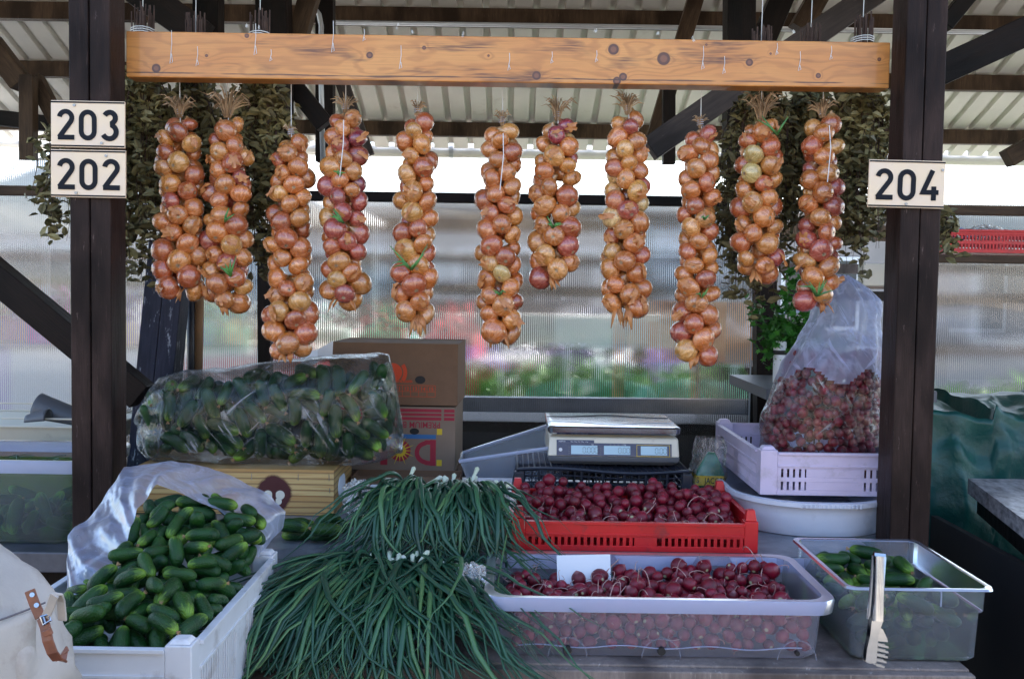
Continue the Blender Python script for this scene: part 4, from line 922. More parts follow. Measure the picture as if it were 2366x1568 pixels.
# left tub with cucumbers in brine
LY = 2.64; wl1 = at(190, 1075, LY).x; wl0 = wl1 - .46; wcx = (wl0 + wl1) / 2
WZ = at(80, 1062, LY).z; T3 = (wcx, LY + .16, zc + .001)
root3 = tub(T3, .19, .14, .23, .16, WZ - zc - .002, M['clear2'], M['frostrim'], 'deep clear tub of cucumbers in dark brine behind the left post', r=.05, rim=.014, lip=.034)
b = MB(); bz = at(80, 1052, LY + .1).z
b.loops([rrect(.186, .136, .045, zc + .010, T3[0], T3[1]), rrect(.222, .152, .045, bz - .04, T3[0], T3[1])], True, True, True)
M['brined'] = tubm('dark dill brine', .08, (.006, .014, .010), .03, (.60, .84, .48), gl=.12); b.build('brine', M['brined'], root3)
b = MB(); rd = random.Random(4)
for i in range(60):
    x = T3[0] + rd.uniform(-.2, .2); y = T3[1] + rd.uniform(-.13, .13); a = rd.uniform(0, 6.28); z = bz - .034
    b.tube([(x, y, z), (x + .03 * math.cos(a), y + .03 * math.sin(a), z + .004), (x + .05 * math.cos(a + .4), y + .05 * math.sin(a + .4), z)], .0012, 4)
tag(b.build('dill_sprigs', M['leaf']), 'dill sprigs floating on the brine in the left tub', 'dill', kind='stuff')
# wire tray with grey scoops behind it
ty = 3.15; t0 = at(0, 1000, ty); root = thing('wire_tray', (t0.x, ty + .1, t0.z - .02), 'shallow off-white tray with wire rim behind the deep left tub', 'tray')
trz = at(80, 985, ty).z; trx1 = at(240, 985, ty).x
b = MB(); b.loops([rrect(.34, .16, .05, trz - .06, trx1 - .36, ty + .16), rrect(.37, .19, .06, trz + .0, trx1 - .36, ty + .16)], True, True, False)
b.build('tray_bowl', M['cream'], root)
b = MB(); lp = rrect(.375, .195, .06, trz + .004, trx1 - .36, ty + .16); b.tube(lp + [lp[0]], .004, 6)
lp = rrect(.375, .195, .06, trz + .03, trx1 - .36, ty + .16); b.tube(lp + [lp[0]], .003, 6)
for q in lp[::2]: b.tube([q, (q[0], q[1], trz)], .0025, 5)
b.build('wire_rim', M['cream'], root)
root = thing('stand', (trx1 - .36, ty + .16, zc), 'low dark stand holding up the off-white tray', 'stand'); b = MB(); b.box((trx1 - .66, ty + .05, zc + .001), (trx1 - .06, ty + .25, trz - .062)); b.build('block', M['card'], root)
b = MB(); N = 26; ls = []
for i in range(15):
    u = i / 14; cxp = at(88 + 95 * u, 945 + 24 * u, 3.2); rr = .052 * (1 - .25 * u)
    ls.append([cxp + Vector((.012 * math.sin(a * .24), rr * math.cos(a * .24), rr * 1.0 * math.sin(a * .24) * (1 - .2 * u))) for a in range(-2, 16)])
b.loops(ls, close=False); o = b.build('scoop', M['greycase'], smooth=True); so = o.modifiers.new('s', 'SOLIDIFY'); so.thickness = .006; tag(o, 'large grey curved scoop lying on the off-white tray', 'scoop', 'grey scoops on the tray')
b = MB(); ls = []
for i in range(10):
    u = i / 9; cxp = at(62 + 50 * u, 972 - 6 * u, 3.12); rr = .02 + .012 * u; ls.append([cxp + Vector((0, rr * math.cos(a * .3), rr * math.sin(a * .3))) for a in range(0, 12)])
b.loops(ls, close=False); o = b.build('scoop', M['greycase'], smooth=True); so = o.modifiers.new('s', 'SOLIDIFY'); so.thickness = .005; tag(o, 'smaller grey scoop in front of the large one on the tray', 'scoop', 'grey scoops on the tray')
# ================================================================== ONIONS
def onion_meshes():
    out = []
    for vi in range(9):
        rd = random.Random(100 + vi); b = MB(); n = 26; seg = 28; sq = rd.uniform(.86, 1.06); ls = []
        for i in range(n + 1):
            a = math.pi * i / n; r = max(0.0, math.sin(a)) ** .92 * .030; z = -math.cos(a) * .0285 * sq
            if i > n * .80: u = (i - n * .8) / (n * .2); r = r * (1 - u) + .0042 * u * (1 - u * .5) + .0008; z += .010 * u ** 1.4
            if i < 3: z += .0022 * (1 - i / 3)
            r = max(r, .0004); row = []
            for k in range(seg):
                t = 2 * math.pi * k / seg; q = fbm((math.cos(t) * 1.2 + vi * 3, math.sin(t) * 1.2, z * 35)) * .045 + .012 * math.sin(t * 2 + vi) + .006 * math.sin(t * 9 + vi) * math.sin(a)
                row.append((r * (1 + q) * math.cos(t), r * (1 + q) * math.sin(t), z + .0012 * math.sin(t + vi)))
            ls.append(row)
        b.loops(ls)
        for k in range(16):
            t = rd.uniform(0, 6.28); rr = rd.uniform(.0005, .0035); zz = ls[0][0][2]; b.tube([(rr * math.cos(t), rr * math.sin(t), zz + .002), (rr * 1.4 * math.cos(t), rr * 1.4 * math.sin(t), zz - .001), (rr * 2.2 * math.cos(t + .3), rr * 2.2 * math.sin(t + .3), zz - rd.uniform(.001, .004))], [.0006, .0005, .0002], 4)
        out.append(b.mesh('onion', M['onion'], True))
    return out
OM = onion_meshes()
def peel_meshes():
    out = []
    for vi in range(6):
        rd = random.Random(300 + vi); b = MB(); nu, nv = 9, 8; ls = []; aw = rd.uniform(.16, .42); av = rd.uniform(.25, .55)
        for i in range(nu + 1):
            row = []
            for j in range(nv + 1):
                u = (i / nu - .5) * 2; v = (j / nv - .5) * 2; rr_ = max(abs(u), abs(v)); ln_ = math.hypot(u, v) + 1e-6; ang_ = math.atan2(v, u); cu, cv = u / ln_ * rr_, v / ln_ * rr_; edge = 1 + .45 * fbm((math.cos(ang_) * 1.7 + vi * 3, math.sin(ang_) * 1.7, 1)) + .18 * math.sin(ang_ * 5 + vi)
                th = cu * aw * edge; ph = cv * av * edge * 1.25; lift = .0008 + .009 * max(0, v) ** 3 + .003 * max(0, abs(u) - .5) + .003 * fbm((u * 3, v * 3, vi))
                r = .030 + lift; row.append((r * math.cos(ph) * math.cos(th), r * math.cos(ph) * math.sin(th), r * math.sin(ph) * .96))
            ls.append(row)
        b.loops(ls, close=False); out.append(b.mesh('loose_skin', M['peel'], True))
    return out
PM = peel_meshes()
ONC = [((.51, .150, .024), 6), ((.53, .190, .034), 5.5), ((.40, .088, .020), 4.5), ((.57, .25, .055), 1.6), ((.36, .065, .038), 1.4), ((.24, .024, .036), .15), ((.60, .40, .14), .25)]
def pick(rd, w): 
    x = rd.random() * sum(q[1] for q in w)
    for c, p in w:
        x -= p
        if x <= 0: return c
    return w[0][0]
def onion_string(idx, px, yt, yb_, wd, lab, red=1.0, shoots=(), tuft=1.0, tail=False):
    rd = random.Random(40 + idx); Y = 2.69
    top = at(px, yt, Y); x0, zt = top.x, top.z; zb = at(px, yb_, Y).z; zbeam = at(px, 196, Y).z
    root = thing('onion_string', (x0, Y, zb), lab, 'onion string', 'braided onion strings hanging from the pine beam')
    H = zt - zb; Wd = wd / FPX * Y; R0 = .0280
    n = int(round((H / .050) * (4.3 if wd > 97 else 3.7))); P = []; rad = []
    for i in range(n):
        u = (i + .5) / n; z = zt - R0 - (H - 2 * R0) * u; a = i * 2.40 + rd.uniform(-.6, .6)
        rr = (Wd / 2 - R0 * .90) * (.55 + .45 * min(1, u * 6)); r = R0 * rd.uniform(.88, 1.14) * (.90 + .16 * u)
        P.append([x0 + rr * math.cos(a), Y + rr * math.sin(a) * .75, z]); rad.append(r)
    P = np.array(P); rad = np.array(rad); A0 = P.copy()
    for it in range(60):
        d = P[:, None] - P[None]; L = np.sqrt((d ** 2).sum(-1)) + 1e-9; want = (rad[:, None] + rad[None]) * .84; ov = np.clip(want - L, 0, None); np.fill_diagonal(ov, 0)
        P += (d / L[..., None] * ov[..., None]).sum(1) * .35
        P += (A0 - P) * .06
    bw = ONC if red == 1 else [(c, p * (red if i in (4, 5) else 1)) for i, (c, p) in enumerate(ONC)]
    for i in range(n):
        out = Vector((P[i][0] - x0, P[i][1] - Y, 0)); out = out.normalized() if out.length > 1e-5 else Vector((0, -1, 0))
        axis = (-out * rd.uniform(.45, 1.2) + Vector((rd.uniform(-.55, .55), rd.uniform(-.3, .3), rd.uniform(.1, 1.1)))).normalized()      # neck points inward and up
        q = axis.to_track_quat('Z', 'Y').to_matrix().to_4x4() @ Matrix.Rotation(rd.uniform(0, 6.28), 4, 'Z')
        s = rad[i] / .030; c = pick(rd, bw)
        Mx = Matrix.Translation(Vector(P[i])) @ q @ Matrix.Diagonal((s * rd.uniform(.90, 1.12), s * rd.uniform(.90, 1.12), s * rd.uniform(.82, 1.12), 1))
        o = inst('onion', OM[rd.randrange(9)], Mx, root); j = rd.uniform(.82, 1.18); o.color = (c[0] * j, c[1] * j * rd.uniform(.92, 1.08), c[2] * j, 1)
        if idx == 7 and i in (0, 2): c = (.27, .022, .038); o.color = (*c, 1)
        if c[0] < .3: o['label'] = 'dark red onion'
        if rd.random() < .34 and P[i][1] < Y + .01:
            fa = (Vector((out.x * .6, -1, rd.uniform(-.4, .3)))).normalized(); qm = fa.to_track_quat('X', 'Z').to_matrix().to_4x4()
            Mq = Matrix.Translation(Vector(P[i])) @ qm @ Matrix.Rotation(rd.uniform(0, 6.28), 4, 'X') @ Matrix.Diagonal((s * 1.05, s * 1.05, s * 1.05, 1))
            inst('loose_skin', PM[rd.randrange(6)], Mq, root)
    # string from the beam
    b = MB(); b.tube([(x0, Y, zbeam + .09), (x0 + .001, Y, zt + .02), (x0 + .004, Y - .006, zt - .03)], .0011, 5); b.build('string', M['string'], root)
    if idx in (4, 6, 11):
        b = MB(); b.tube([(x0 + .004, Y - .05, zt - .04), (x0 + .006, Y - .062, zt - .10), (x0 - .002, Y - .068, zt - .19)], .0012, 5); b.build('string', M['string'], root)
    b = MB(); b.tube([(x0 + .0085 * math.cos(t * .8), Y + .0085 * math.sin(t * .8), zt - .006 + .0007 * t) for t in range(24)], .0012, 5); b.build('binding', M['thread'], root)
    b = MB()
    for k in range(int(46 * tuft)):
        a = rd.uniform(0, 6.28); sp = rd.uniform(.006, .042) * tuft; h = rd.uniform(.018, .052) * tuft; x, y = math.cos(a) * sp, math.sin(a) * sp
        b.tube([(x0 + x * .15, Y + y * .15, zt - .012), (x0 + x * .4, Y + y * .4, zt + h * .5), (x0 + x * .9 , Y + y * .9 - .004, zt + h * .9), (x0 + x * 1.35, Y + y * 1.3 - .006, zt + h * rd.uniform(.5, 1.1))], [.0040, .0042, .0034, .0008], 5, .3)
    b.build('stalk_tuft', M['stalk'], root, smooth=True)
    # papery tail at the bottom
    b = MB()
    for k in range(3 if not tail else 9):
        a = rd.uniform(0, 6.28); x = x0 + rd.uniform(-.02, .02); L = rd.uniform(.0, .015) * (3 if tail else 1)
        b.tube([(x, Y - .02, zb + .03), (x + math.cos(a) * .012, Y - .03, zb + .01), (x + math.cos(a) * .02, Y - .03 + math.sin(a) * .01, zb - L)], [.006, .008, .001], 6, .2)
    b.build('papery_tail', M['peel'], root, smooth=True)
    for (u, side, L, cnt) in shoots:
        b = MB(); zs = zt - H * u; xs = x0 + side * .03
        for k in range(cnt):
            a = rd.uniform(-1.1, 1.1); l = L * rd.uniform(.6, 1.1)
            b.tube([(xs, Y - .055, zs), (xs + math.sin(a) * l * .4, Y - .068, zs + l * .45 * rd.uniform(.4, 1)), (xs + math.sin(a) * l * 1.0, Y - .070, zs + l * rd.uniform(.1, 1))], [.0032, .0030, .0008], 6)
        b.build('green_shoot', M['shoot'], root, smooth=True)
onion_string(1, 415, 262, 690, 108, 'onion string furthest left, coppery onions against dark dried leaves', .8)
onion_string(2, 526, 262, 720, 104, 'second onion string from the left with a long curly straw tuft', .9, [(.55, .3, .05, 4), (.82, .8, .055, 5)], 1.3)
onion_string(3, 672, 308, 832, 100, 'onion string hanging down to the bag of cucumbers, third from the left', 1.8, (), .5)
onion_string(4, 798, 250, 710, 100, 'short onion string with many dark red onions, fourth from the left', 4.5, [(.35, -.1, .03, 4), (.58, .2, .045, 6)], .7)
onion_string(5, 964, 256, 752, 90, 'slim onion string with a loop of green shoots low down, fifth from the left', .6, [(.74, -.2, .07, 7)], .6, True)
onion_string(6, 1160, 280, 792, 102, 'long onion string in the middle of the beam, sixth from the left', .5, [(.78, .1, .03, 4)], .6)
onion_string(7, 1287, 268, 662, 108, 'short wide onion string with a purple red onion at its top, seventh from the left', 1.0, [(.66, -.3, .035, 5)], 1.0)
onion_string(8, 1450, 254, 732, 98, 'onion string with a straw loop knotted above it, eighth from the left', .8, (), 1.0, True)
onion_string(9, 1618, 286, 842, 94, 'longest slim onion string of light brown onions, third from the right', .4, [(.40, .2, .02, 2), (.72, .1, .03, 3)], .5)
onion_string(10, 1758, 268, 650, 104, 'short onion string with a thick fan of straw on top, second from the right', .4, [(.13, 1.0, .06, 3)], 1.25)
onion_string(11, 1900, 262, 720, 96, 'reddish onion string furthest right with green shoots near its end', 2.6, [(.92, -.6, .07, 8)], .8)

# ================================================================== DRIED LEAF WHISKS
def whisk(pxc, pyt, pyb, pw, Y, n, lab, seed, grp='dried leafy whisks hanging behind the onions', stems=True):
    rd = random.Random(seed); T = at(pxc, pyt, Y); B_ = at(pxc, pyb, Y); x0 = T.x; L = T.z - B_.z; w = pw / FPX * Y / 2
    root = thing('leaf_whisk', (x0, Y, B_.z), lab, 'dried leaf bundle', grp); tw = MB(); lf = MB()
    nt = max(10, n // 26)
    for i in range(nt):
        a = rd.uniform(0, 6.28); q = math.sqrt(rd.random()); ex = w * q * math.cos(a); ey = w * .55 * q * math.sin(a); el = L * rd.uniform(.55, 1.0) * (1 - .22 * q)
        pts = []
        for k in range(7):
            u = k / 6; e = min(1, (u * 2.6)) ** .8; pts.append(Vector((x0 + ex * e + .008 * math.sin(u * 9 + a), Y + ey * e, T.z - el * u)))
        tw.tube(pts, [.0016 * (1 - .6 * k / 6) for k in range(7)], 4)
        for k in range(n // nt):
            u = rd.uniform(.02, 1) ; kk = min(int(u * 6), 5); f = u * 6 - kk; p = pts[kk].lerp(pts[kk + 1], f) + Vector((rd.gauss(0, .013), rd.gauss(0, .013), rd.uniform(-.015, .01)))
            e = Euler((rd.uniform(-1.3, .5), rd.uniform(-1.2, 1.2), rd.uniform(0, 6.28))).to_matrix(); s = rd.uniform(.009, .0185)
            c = rd.uniform(.2, .9)
            V = [e @ Vector(v) * s + p for v in ((0, 1.2, 0), (-.62, .35, c * .35), (-.45, -.6, c * .3), (0, -1.25, -.25), (.45, -.6, c * .3), (.62, .35, c * .35), (0, 0, -.12))]
            lf.add(V, [(0, 1, 6), (1, 2, 6), (2, 3, 6), (3, 4, 6), (4, 5, 6), (5, 0, 6)])
    if stems:
        for i in range(30):
            a = rd.uniform(0, 6.28); r = .028 * math.sqrt(rd.random()); tw.tube([(x0 + r * math.cos(a), Y + r * math.sin(a), T.z - .05), (x0 + r * 1.1 * math.cos(a), Y + r * math.sin(a), T.z + .14 + rd.uniform(0, .03))], .0022, 5)
    tw.build('twigs', M['twig'], root); lf.build('leaves', M['whiskleaf'], root)
    if stems:
        b = MB()
        for q in range(3): b.tube([(x0 + .032 * math.cos(t * .63), Y + .032 * math.sin(t * .63), T.z + .085 + q * .006 + .002 * math.sin(t)) for t in range(11)], .0014, 5)
        b.tube([(x0, Y, T.z + .09), (x0 + .004, Y, T.z + .5)], .0012, 5)
        b.build('string', M['string'], root)
whisk(330, 150, 720, 150, 2.82, 2500, 'leafy whisk hanging right beside the left post', 1)
whisk(452, 165, 660, 150, 2.92, 2000, 'leafy whisk showing between the first two onion strings', 2)
whisk(600, 160, 710, 145, 2.84, 2500, 'dark leafy whisk between the second and third onion strings', 3)
whisk(1756, 195, 775, 185, 2.90, 2800, 'large leafy whisk behind the two onion strings left of the rightmost one', 4)
whisk(1870, 190, 600, 130, 2.96, 1500, 'leafy whisk partly hidden behind the rightmost onion string', 5)
whisk(1990, 170, 690, 150, 2.84, 2700, 'leafy whisk hanging right beside the right post', 6)
whisk(125, 290, 600, 95, 2.70, 240, 'sparse brown leafy twigs sticking out left of the left post', 7, 'loose leafy twigs beside the posts', False)
whisk(2182, 480, 625, 40, 2.68, 120, 'few leafy twigs sticking out right of the right post', 8, 'loose leafy twigs beside the posts', False)

# ================================================================== CUCUMBERS AND RADISHES (packed by dropping)
class Pack:
    def __init__(s): s.P = np.zeros((0, 3)); s.R = np.zeros(0)
    def z(s, x, y, offs, rs, floor, tol=.94):
        best = -9
        for (ox, oy, oz), r in zip(offs, rs):
            X, Yy = x + ox, y + oy; zz = floor(X, Yy) + r - oz
            if len(s.R):
                d2 = (s.P[:, 0] - X) ** 2 + (s.P[:, 1] - Yy) ** 2; w = ((s.R + r) * tol) ** 2; mk = d2 < w
                if mk.any(): zz = max(zz, (s.P[mk, 2] + np.sqrt(w[mk] - d2[mk])).max() - oz)
            best = max(best, zz)
        return best
    def add(s, x, y, z, offs, rs):
        s.P = np.vstack([s.P, [(x + o[0], y + o[1], z + o[2]) for o in offs]]); s.R = np.concatenate([s.R, rs])
CR = .0185
def cuc_meshes():
    out = []
    for vi in range(6):
        rd = random.Random(500 + vi); L = rd.uniform(.085, .105); bend = rd.uniform(-.006, .010); b = MB(); n = 22; seg = 16; ls = []
        for i in range(n + 1):
            a = math.pi * i / n; x = -math.cos(a); xx = (min(1.0, abs(x)) ** .86) * (1 if x > 0 else -1) * L / 2; r = CR * (max(0, 1 - abs(x) ** 3.2)) ** .5 * (1 - .07 * x); r = max(r, .0005)
            zz = bend * (1 - x * x); row = []
            for k in range(seg):
                t = 2 * math.pi * k / seg; q = 1 + .022 * math.cos(3 * t + vi) + .03 * fbm((xx * 30, math.cos(t) * 1.3 + vi, math.sin(t) * 1.3))
                row.append((xx, r * q * math.cos(t), zz + r * q * math.sin(t)))
            ls.append(row)
        b.loops(ls); me = b.mesh('cucumber', M['cuc'], True)
        off = [(f * L / 2, 0, bend * (1 - f * f)) for f in (-.62, -.31, 0, .31, .62)]; out.append((me, off, L))
    return out
CMS = cuc_meshes()
bm_ = MB()
for k in range(7): a = k * .9; bm_.tube([(0, 0, 0), (.004, .002 * math.cos(a), .002 * math.sin(a)), (.010, .0055 * math.cos(a), .0055 * math.sin(a))], [.0016, .0014, .0005], 4)
BLM = bm_.mesh('blossom_end', M['blossom'])
cstuff = MB()
def bury_cuc(vi, p, rot, s):
    me = CMS[vi][0]; Mx = Matrix.Translation(p) @ rot.to_4x4() @ Matrix.Diagonal((s, s, s, 1)); cstuff.add([Mx @ v.co for v in me.vertices], [tuple(q.vertices) for q in me.polygons])
def put_cuc(vi, p, rot, s, lab, grp, blossom):
    me, off, L = CMS[vi]; Mx = Matrix.Translation(p) @ rot.to_4x4() @ Matrix.Diagonal((s, s, s, 1))
    o = inst('cucumber', me, Mx); tag(o, lab, 'cucumber', grp)
    if blossom:
        q = bpy.data.objects.new('blossom_end', BLM); COL.objects.link(q); q.parent = o; q.location = (L / 2 - .001, 0, 0)
    return o
def drop_cucs(pk, n, xr, yr, floor, slope, lab, grp, seed, tries=26, pitch=.35, yawf=None, smin=.80, smax=1.08, inside=None, keep=None, bury=0):
    rd = random.Random(seed); cnt = 0
    for i in range(n):
        best = None
        for k in range(tries):
            x = rd.uniform(*xr); y = rd.uniform(*yr)
            if inside and not inside(x, y): continue
            vi = rd.randrange(6); s = rd.uniform(smin, smax); yaw = rd.uniform(0, 6.28) if not yawf else yawf(rd); pt = rd.gauss(0, pitch)
            rot = (Matrix.Rotation(slope, 3, 'X') @ Matrix.Rotation(yaw, 3, 'Z') @ Matrix.Rotation(pt, 3, 'Y') @ Matrix.Rotation(rd.uniform(0, 6.28), 3, 'X'))
            offs = [tuple(rot @ (Vector(o) * s)) for o in CMS[vi][1]]; rs = np.full(5, CR * s)
            if any(not (xr[0] - .008 < x + o[0] < xr[1] + .008 and yr[0] - .008 < y + o[1] < yr[1] + .008) for o in offs): continue
            z = pk.z(x, y, offs, rs, floor); sc_ = z - floor(x, y)
            if best is None or sc_ < best[0]: best = (sc_, x, y, z, vi, s, rot, offs, rs)
        if not best: continue
        _, x, y, z, vi, s, rot, offs, rs = best; pk.add(x, y, z, offs, rs)
        if keep and not keep(x, y, z): continue
        if i < bury: bury_cuc(vi, Vector((x, y, z)), rot, s); continue
        put_cuc(vi, Vector((x, y, z)), rot, s, lab, grp, rd.random() < .4); cnt += 1
    return cnt
# heap in the white crate: rises towards the back
hx = (CW['x0'] + .034, CW['x1'] - .020); hy = (CW['y0'] + .03, CW['y1'] - .02)
def heap(x, y):
    u = (y - hy[0]) / (hy[1] - hy[0]); v = (x - hx[0]) / (hx[1] - hx[0]); h = .930 + .145 * max(0, u) ** 1.1 - .06 * u * max(0, v - .45) * 1.6 - .42 * max(0, .34 - v) * (.15 + u)
    return h
nc = drop_cucs(Pack(), 225, hx, hy, heap, .30, 'dark green knobbly cucumber in the heap in the white crate', 'cucumbers heaped in the white crate', 5, smin=.62, smax=.90, tries=34, bury=98, keep=lambda x, y, z: z - heap(x, y) < .085 and z < 1.125)
# loose ones on the counter
pk = Pack(); c0 = at(640, 1260, 2.45).x; c1_ = at(765, 1240, 2.5).x
drop_cucs(pk, 9, (c0, c1_ + .02), (2.44, 2.60), lambda x, y: TB, 0, 'cucumber lying loose on the zinc counter below the fruit carton', 'loose cucumbers on the counter', 9, yawf=lambda r: r.choice((0, 3.14)) + r.gauss(0, .35), pitch=.05)
# clear tub, right
pk = Pack(); fl = lambda x, y: TA + .012
ur = (T2[0] - uhw + .03, T2[0] + uhw - .03); uy = (T2[1] - .158, T2[1] + .16)
drop_cucs(pk, 20, ur, (uy[0], uy[0] + .06), fl, 0, 'cucumber under the brine in the clear right tub', 'cucumbers in the brine of the clear right tub', 12, pitch=.4, smin=.7, smax=.95)
drop_cucs(pk, 34, (ur[0], ur[1] - .03), (uy[0] + .06, uy[1]), lambda x, y: TA + .056 + .03 * (y - uy[0]) / .3, 0, 'dark wet cucumber on top of the pile in the clear right tub', 'cucumbers above the brine in the clear right tub', 13, pitch=.12, smin=.64, smax=.90, bury=9)
# left tub
pk = Pack()
drop_cucs(pk, 26, (T3[0] - .06, T3[0] + .16), (T3[1] - .115, T3[1] + .10), lambda x, y: zc + .02, 0, 'cucumber sunk in the dark brine of the deep left tub', 'cucumbers in the deep left tub', 14, pitch=.7)
# radishes -----------------------------------------------------------
RR = .0155
def rad_meshes():
    out = []
    for vi in range(6):
        rd = random.Random(700 + vi); b = MB(); n = 16; seg = 18; ls = []; el = rd.uniform(.95, 1.14)
        for i in range(n + 1):
            a = math.pi * i / n; r = max(math.sin(a) * RR, .0003); z = -math.cos(a) * RR * el
            if i < 3: z -= .0035 * (1 - i / 3) ** 1.5
            row = []
            for k in range(seg):
                t = 2 * math.pi * k / seg; q = 1 + .05 * fbm((math.cos(t) + vi, math.sin(t), z * 50)); row.append((r * q * math.cos(t), r * q * math.sin(t), z))
            ls.append(row)
        b.loops(ls); me = b.mesh('radish', M['rad'], True)
        b = MB(); L = rd.uniform(.022, .055); a = rd.uniform(0, 6.28); c = rd.uniform(.3, 1.2); pts = [(0, 0, -RR * el + .001)]
        for k in range(1, 9): u = k / 8; pts.append((math.cos(a + u * 2.4 * c) * L * u * .7 * c, math.sin(a + u * 2.4 * c) * L * u * .7, -RR * el - L * u * .75 + .008 * math.sin(u * 6)))
        b.tube(pts, [.0016 * (1 - .8 * k / 8) + .00025 for k in range(9)], 4); b_m = b.mesh('root', M['root'], True); out.append((me, b_m))
    return out
RMS = rad_meshes()
stuff = MB()
def lowball(c, r):
    b0 = len(stuff.v); 
    ls = [[(c[0] + r * math.sin(math.pi * i / 8) * math.cos(k * .628) + (0 if 0 < i < 8 else .0001 * k), c[1] + r * math.sin(math.pi * i / 8) * math.sin(k * .628), c[2] - r * math.cos(math.pi * i / 8)) for k in range(10)] for i in range(9)]
    stuff.loops(ls)
RAD_N = 0
def drop_rads(pk, n, xr, yr, floor, lab, grp, seed, tries=24, indiv=True, tol=.95, zmax=None, inside=None):
    global RAD_N
    rd = random.Random(seed)
    for i in range(n):
        best = None
        for k in range(tries):
            x = rd.uniform(*xr); y = rd.uniform(*yr)
            if inside and not inside(x, y): continue
            s = rd.choice((1, 1, 1.12)) * rd.uniform(.76, 1.24); r = RR * s
            z = pk.z(x, y, [(0, 0, 0)], np.array([r]), floor, tol); q = z - floor(x, y)
            if zmax and z > zmax: continue
            if best is None or q < best[0]: best = (q, x, y, z, s, r)
        if not best: continue
        _, x, y, z, s, r = best; pk.add(x, y, z, [(0, 0, 0)], np.array([r]))
        if indiv and RAD_N < 298:
            RAD_N += 1; vi = rd.randrange(6); ax = Vector((rd.gauss(0, 1), rd.gauss(-.2, 1), rd.gauss(-.5, .8))).normalized()
            Mx = Matrix.Translation((x, y, z)) @ ax.to_track_quat('Z', 'Y').to_matrix().to_4x4() @ Matrix.Diagonal((s, s, s, 1))
            o = inst('radish', RMS[vi][0], Mx); tag(o, lab, 'radish', grp)
            if rd.random() < .62:
                q = bpy.data.objects.new('root', RMS[vi][1]); COL.objects.link(q); q.parent = o
        else: lowball((x, y, z), r)
# tub: strip against the front wall, then the uneven top
fx = (tcx - thw + .034, tcx + thw - .034); fy0 = T1[1] - .157 + .019
pk = Pack()
drop_rads(pk, 84, fx, (fy0, fy0 + .006), lambda x, y: TA + .012, 'radish seen through the frosted front of the long radish tub', 'radishes behind the frosted front of the tub', 21, 40, tol=.99, zmax=TA + .088)
def topf(x, y):
    u = (x - fx[0]) / (fx[1] - fx[0]); v = (y - fy0) / .30; return TA + .046 + v * .030 * (.2 + 1.0 * min(1, max(0, (u - .25) * 3))) + .008 * math.sin(u * 21) * v
tx = (tcx - thw + .035, tcx + thw - .035); ty_ = (fy0 + .004, T1[1] + .140)
lowpk = MB()
drop_rads(pk, 150, tx, (fy0 + .03, T1[1] + .135), lambda x, y: topf(x, y) - .015, 'x', 'x', 22, 14, indiv=False)
drop_rads(pk, 165, tx, ty_, topf, 'crimson radish with a thin root on top of the long frosted tub', 'radishes on top of the frosted tub', 23, 18)
# red crate
pk = Pack(); rx = (RC['x0'] + .028, RC['x1'] - .028); ry = (RC['y0'] + .024, RC['y1'] - .024)
rf = lambda x, y: TB + .018 + .022 * (y - ry[0]) / .4
drop_rads(pk, 150, rx, ry, rf, 'x', 'x', 24, 12, indiv=False)
drop_rads(pk, 70, rx, (ry[0], ry[0] + .16), rf, 'dusky dark red radish in the red crate', 'radishes in the red crate', 25, 16)
drop_rads(pk, 140, rx, (ry[0] + .15, ry[1]), rf, 'dusky dark red radish in the red crate', 'radishes in the red crate', 26, 14)
# tall bag of radishes: heap of small balls inside
b0x0 = at(1768, 1000, 2.80).x; b0x1 = at(2046, 1000, 2.80).x; bgc = (b0x0 + b0x1) / 2; bgz = LZ + .009
prof = [(1050, 1764, 2040), (1000, 1763, 2048), (960, 1772, 2050), (920, 1790, 2050), (880, 1804, 2050), (840, 1822, 2048), (800, 1850, 2046), (770, 1868, 2042), (740, 1885, 2040), (715, 1893, 2043), (690, 1900, 2036), (665, 1905, 2010), (650, 1912, 1985), (640, 1920, 1965), (634, 1935, 1955)]
prof = [(at(1900, y, 2.8).z, at(a, y, 2.8).x, at(c, y, 2.8).x) for y, a, c in prof]
prof[0] = (bgz, prof[0][1], prof[0][2])
rd = random.Random(77)
BP = np.zeros((0, 4))
for i in range(6000):
    if len(BP) > 560: break
    k = rd.uniform(0, 5.6); j = int(k); f = k - j; z = prof[j][0] * (1 - f) + prof[j + 1][0] * f; xa = prof[j][1] * (1 - f) + prof[j + 1][1] * f; xb = prof[j][2] * (1 - f) + prof[j + 1][2] * f
    a = rd.uniform(math.pi, 2 * math.pi) if rd.random() < .85 else rd.uniform(0, math.pi); q = rd.choice((.90, .90, .78)); hw = (xb - xa) / 2 - .006
    if z < bgz + .018: z = bgz + .018
    r = rd.uniform(.0125, .0165); c = np.array([(xa + xb) / 2 + hw * q * math.cos(a), 2.845 + .118 * q * math.sin(a), z, r])
    if len(BP) and (np.sqrt(((BP[:, :3] - c[:3]) ** 2).sum(1)) < (BP[:, 3] + r) * .80).any(): continue
    BP = np.vstack([BP, c]); lowball(tuple(c[:3]), r)
tag(stuff.build('radishes', M['rad'], smooth=True), 'radishes filling the tall clear bag and lying under and behind the others', 'radish', kind='stuff')
# ================================================================== FILM BAGS
def ridged(p, s): return 1 - abs(noise.noise(Vector(p) * s)) * 2
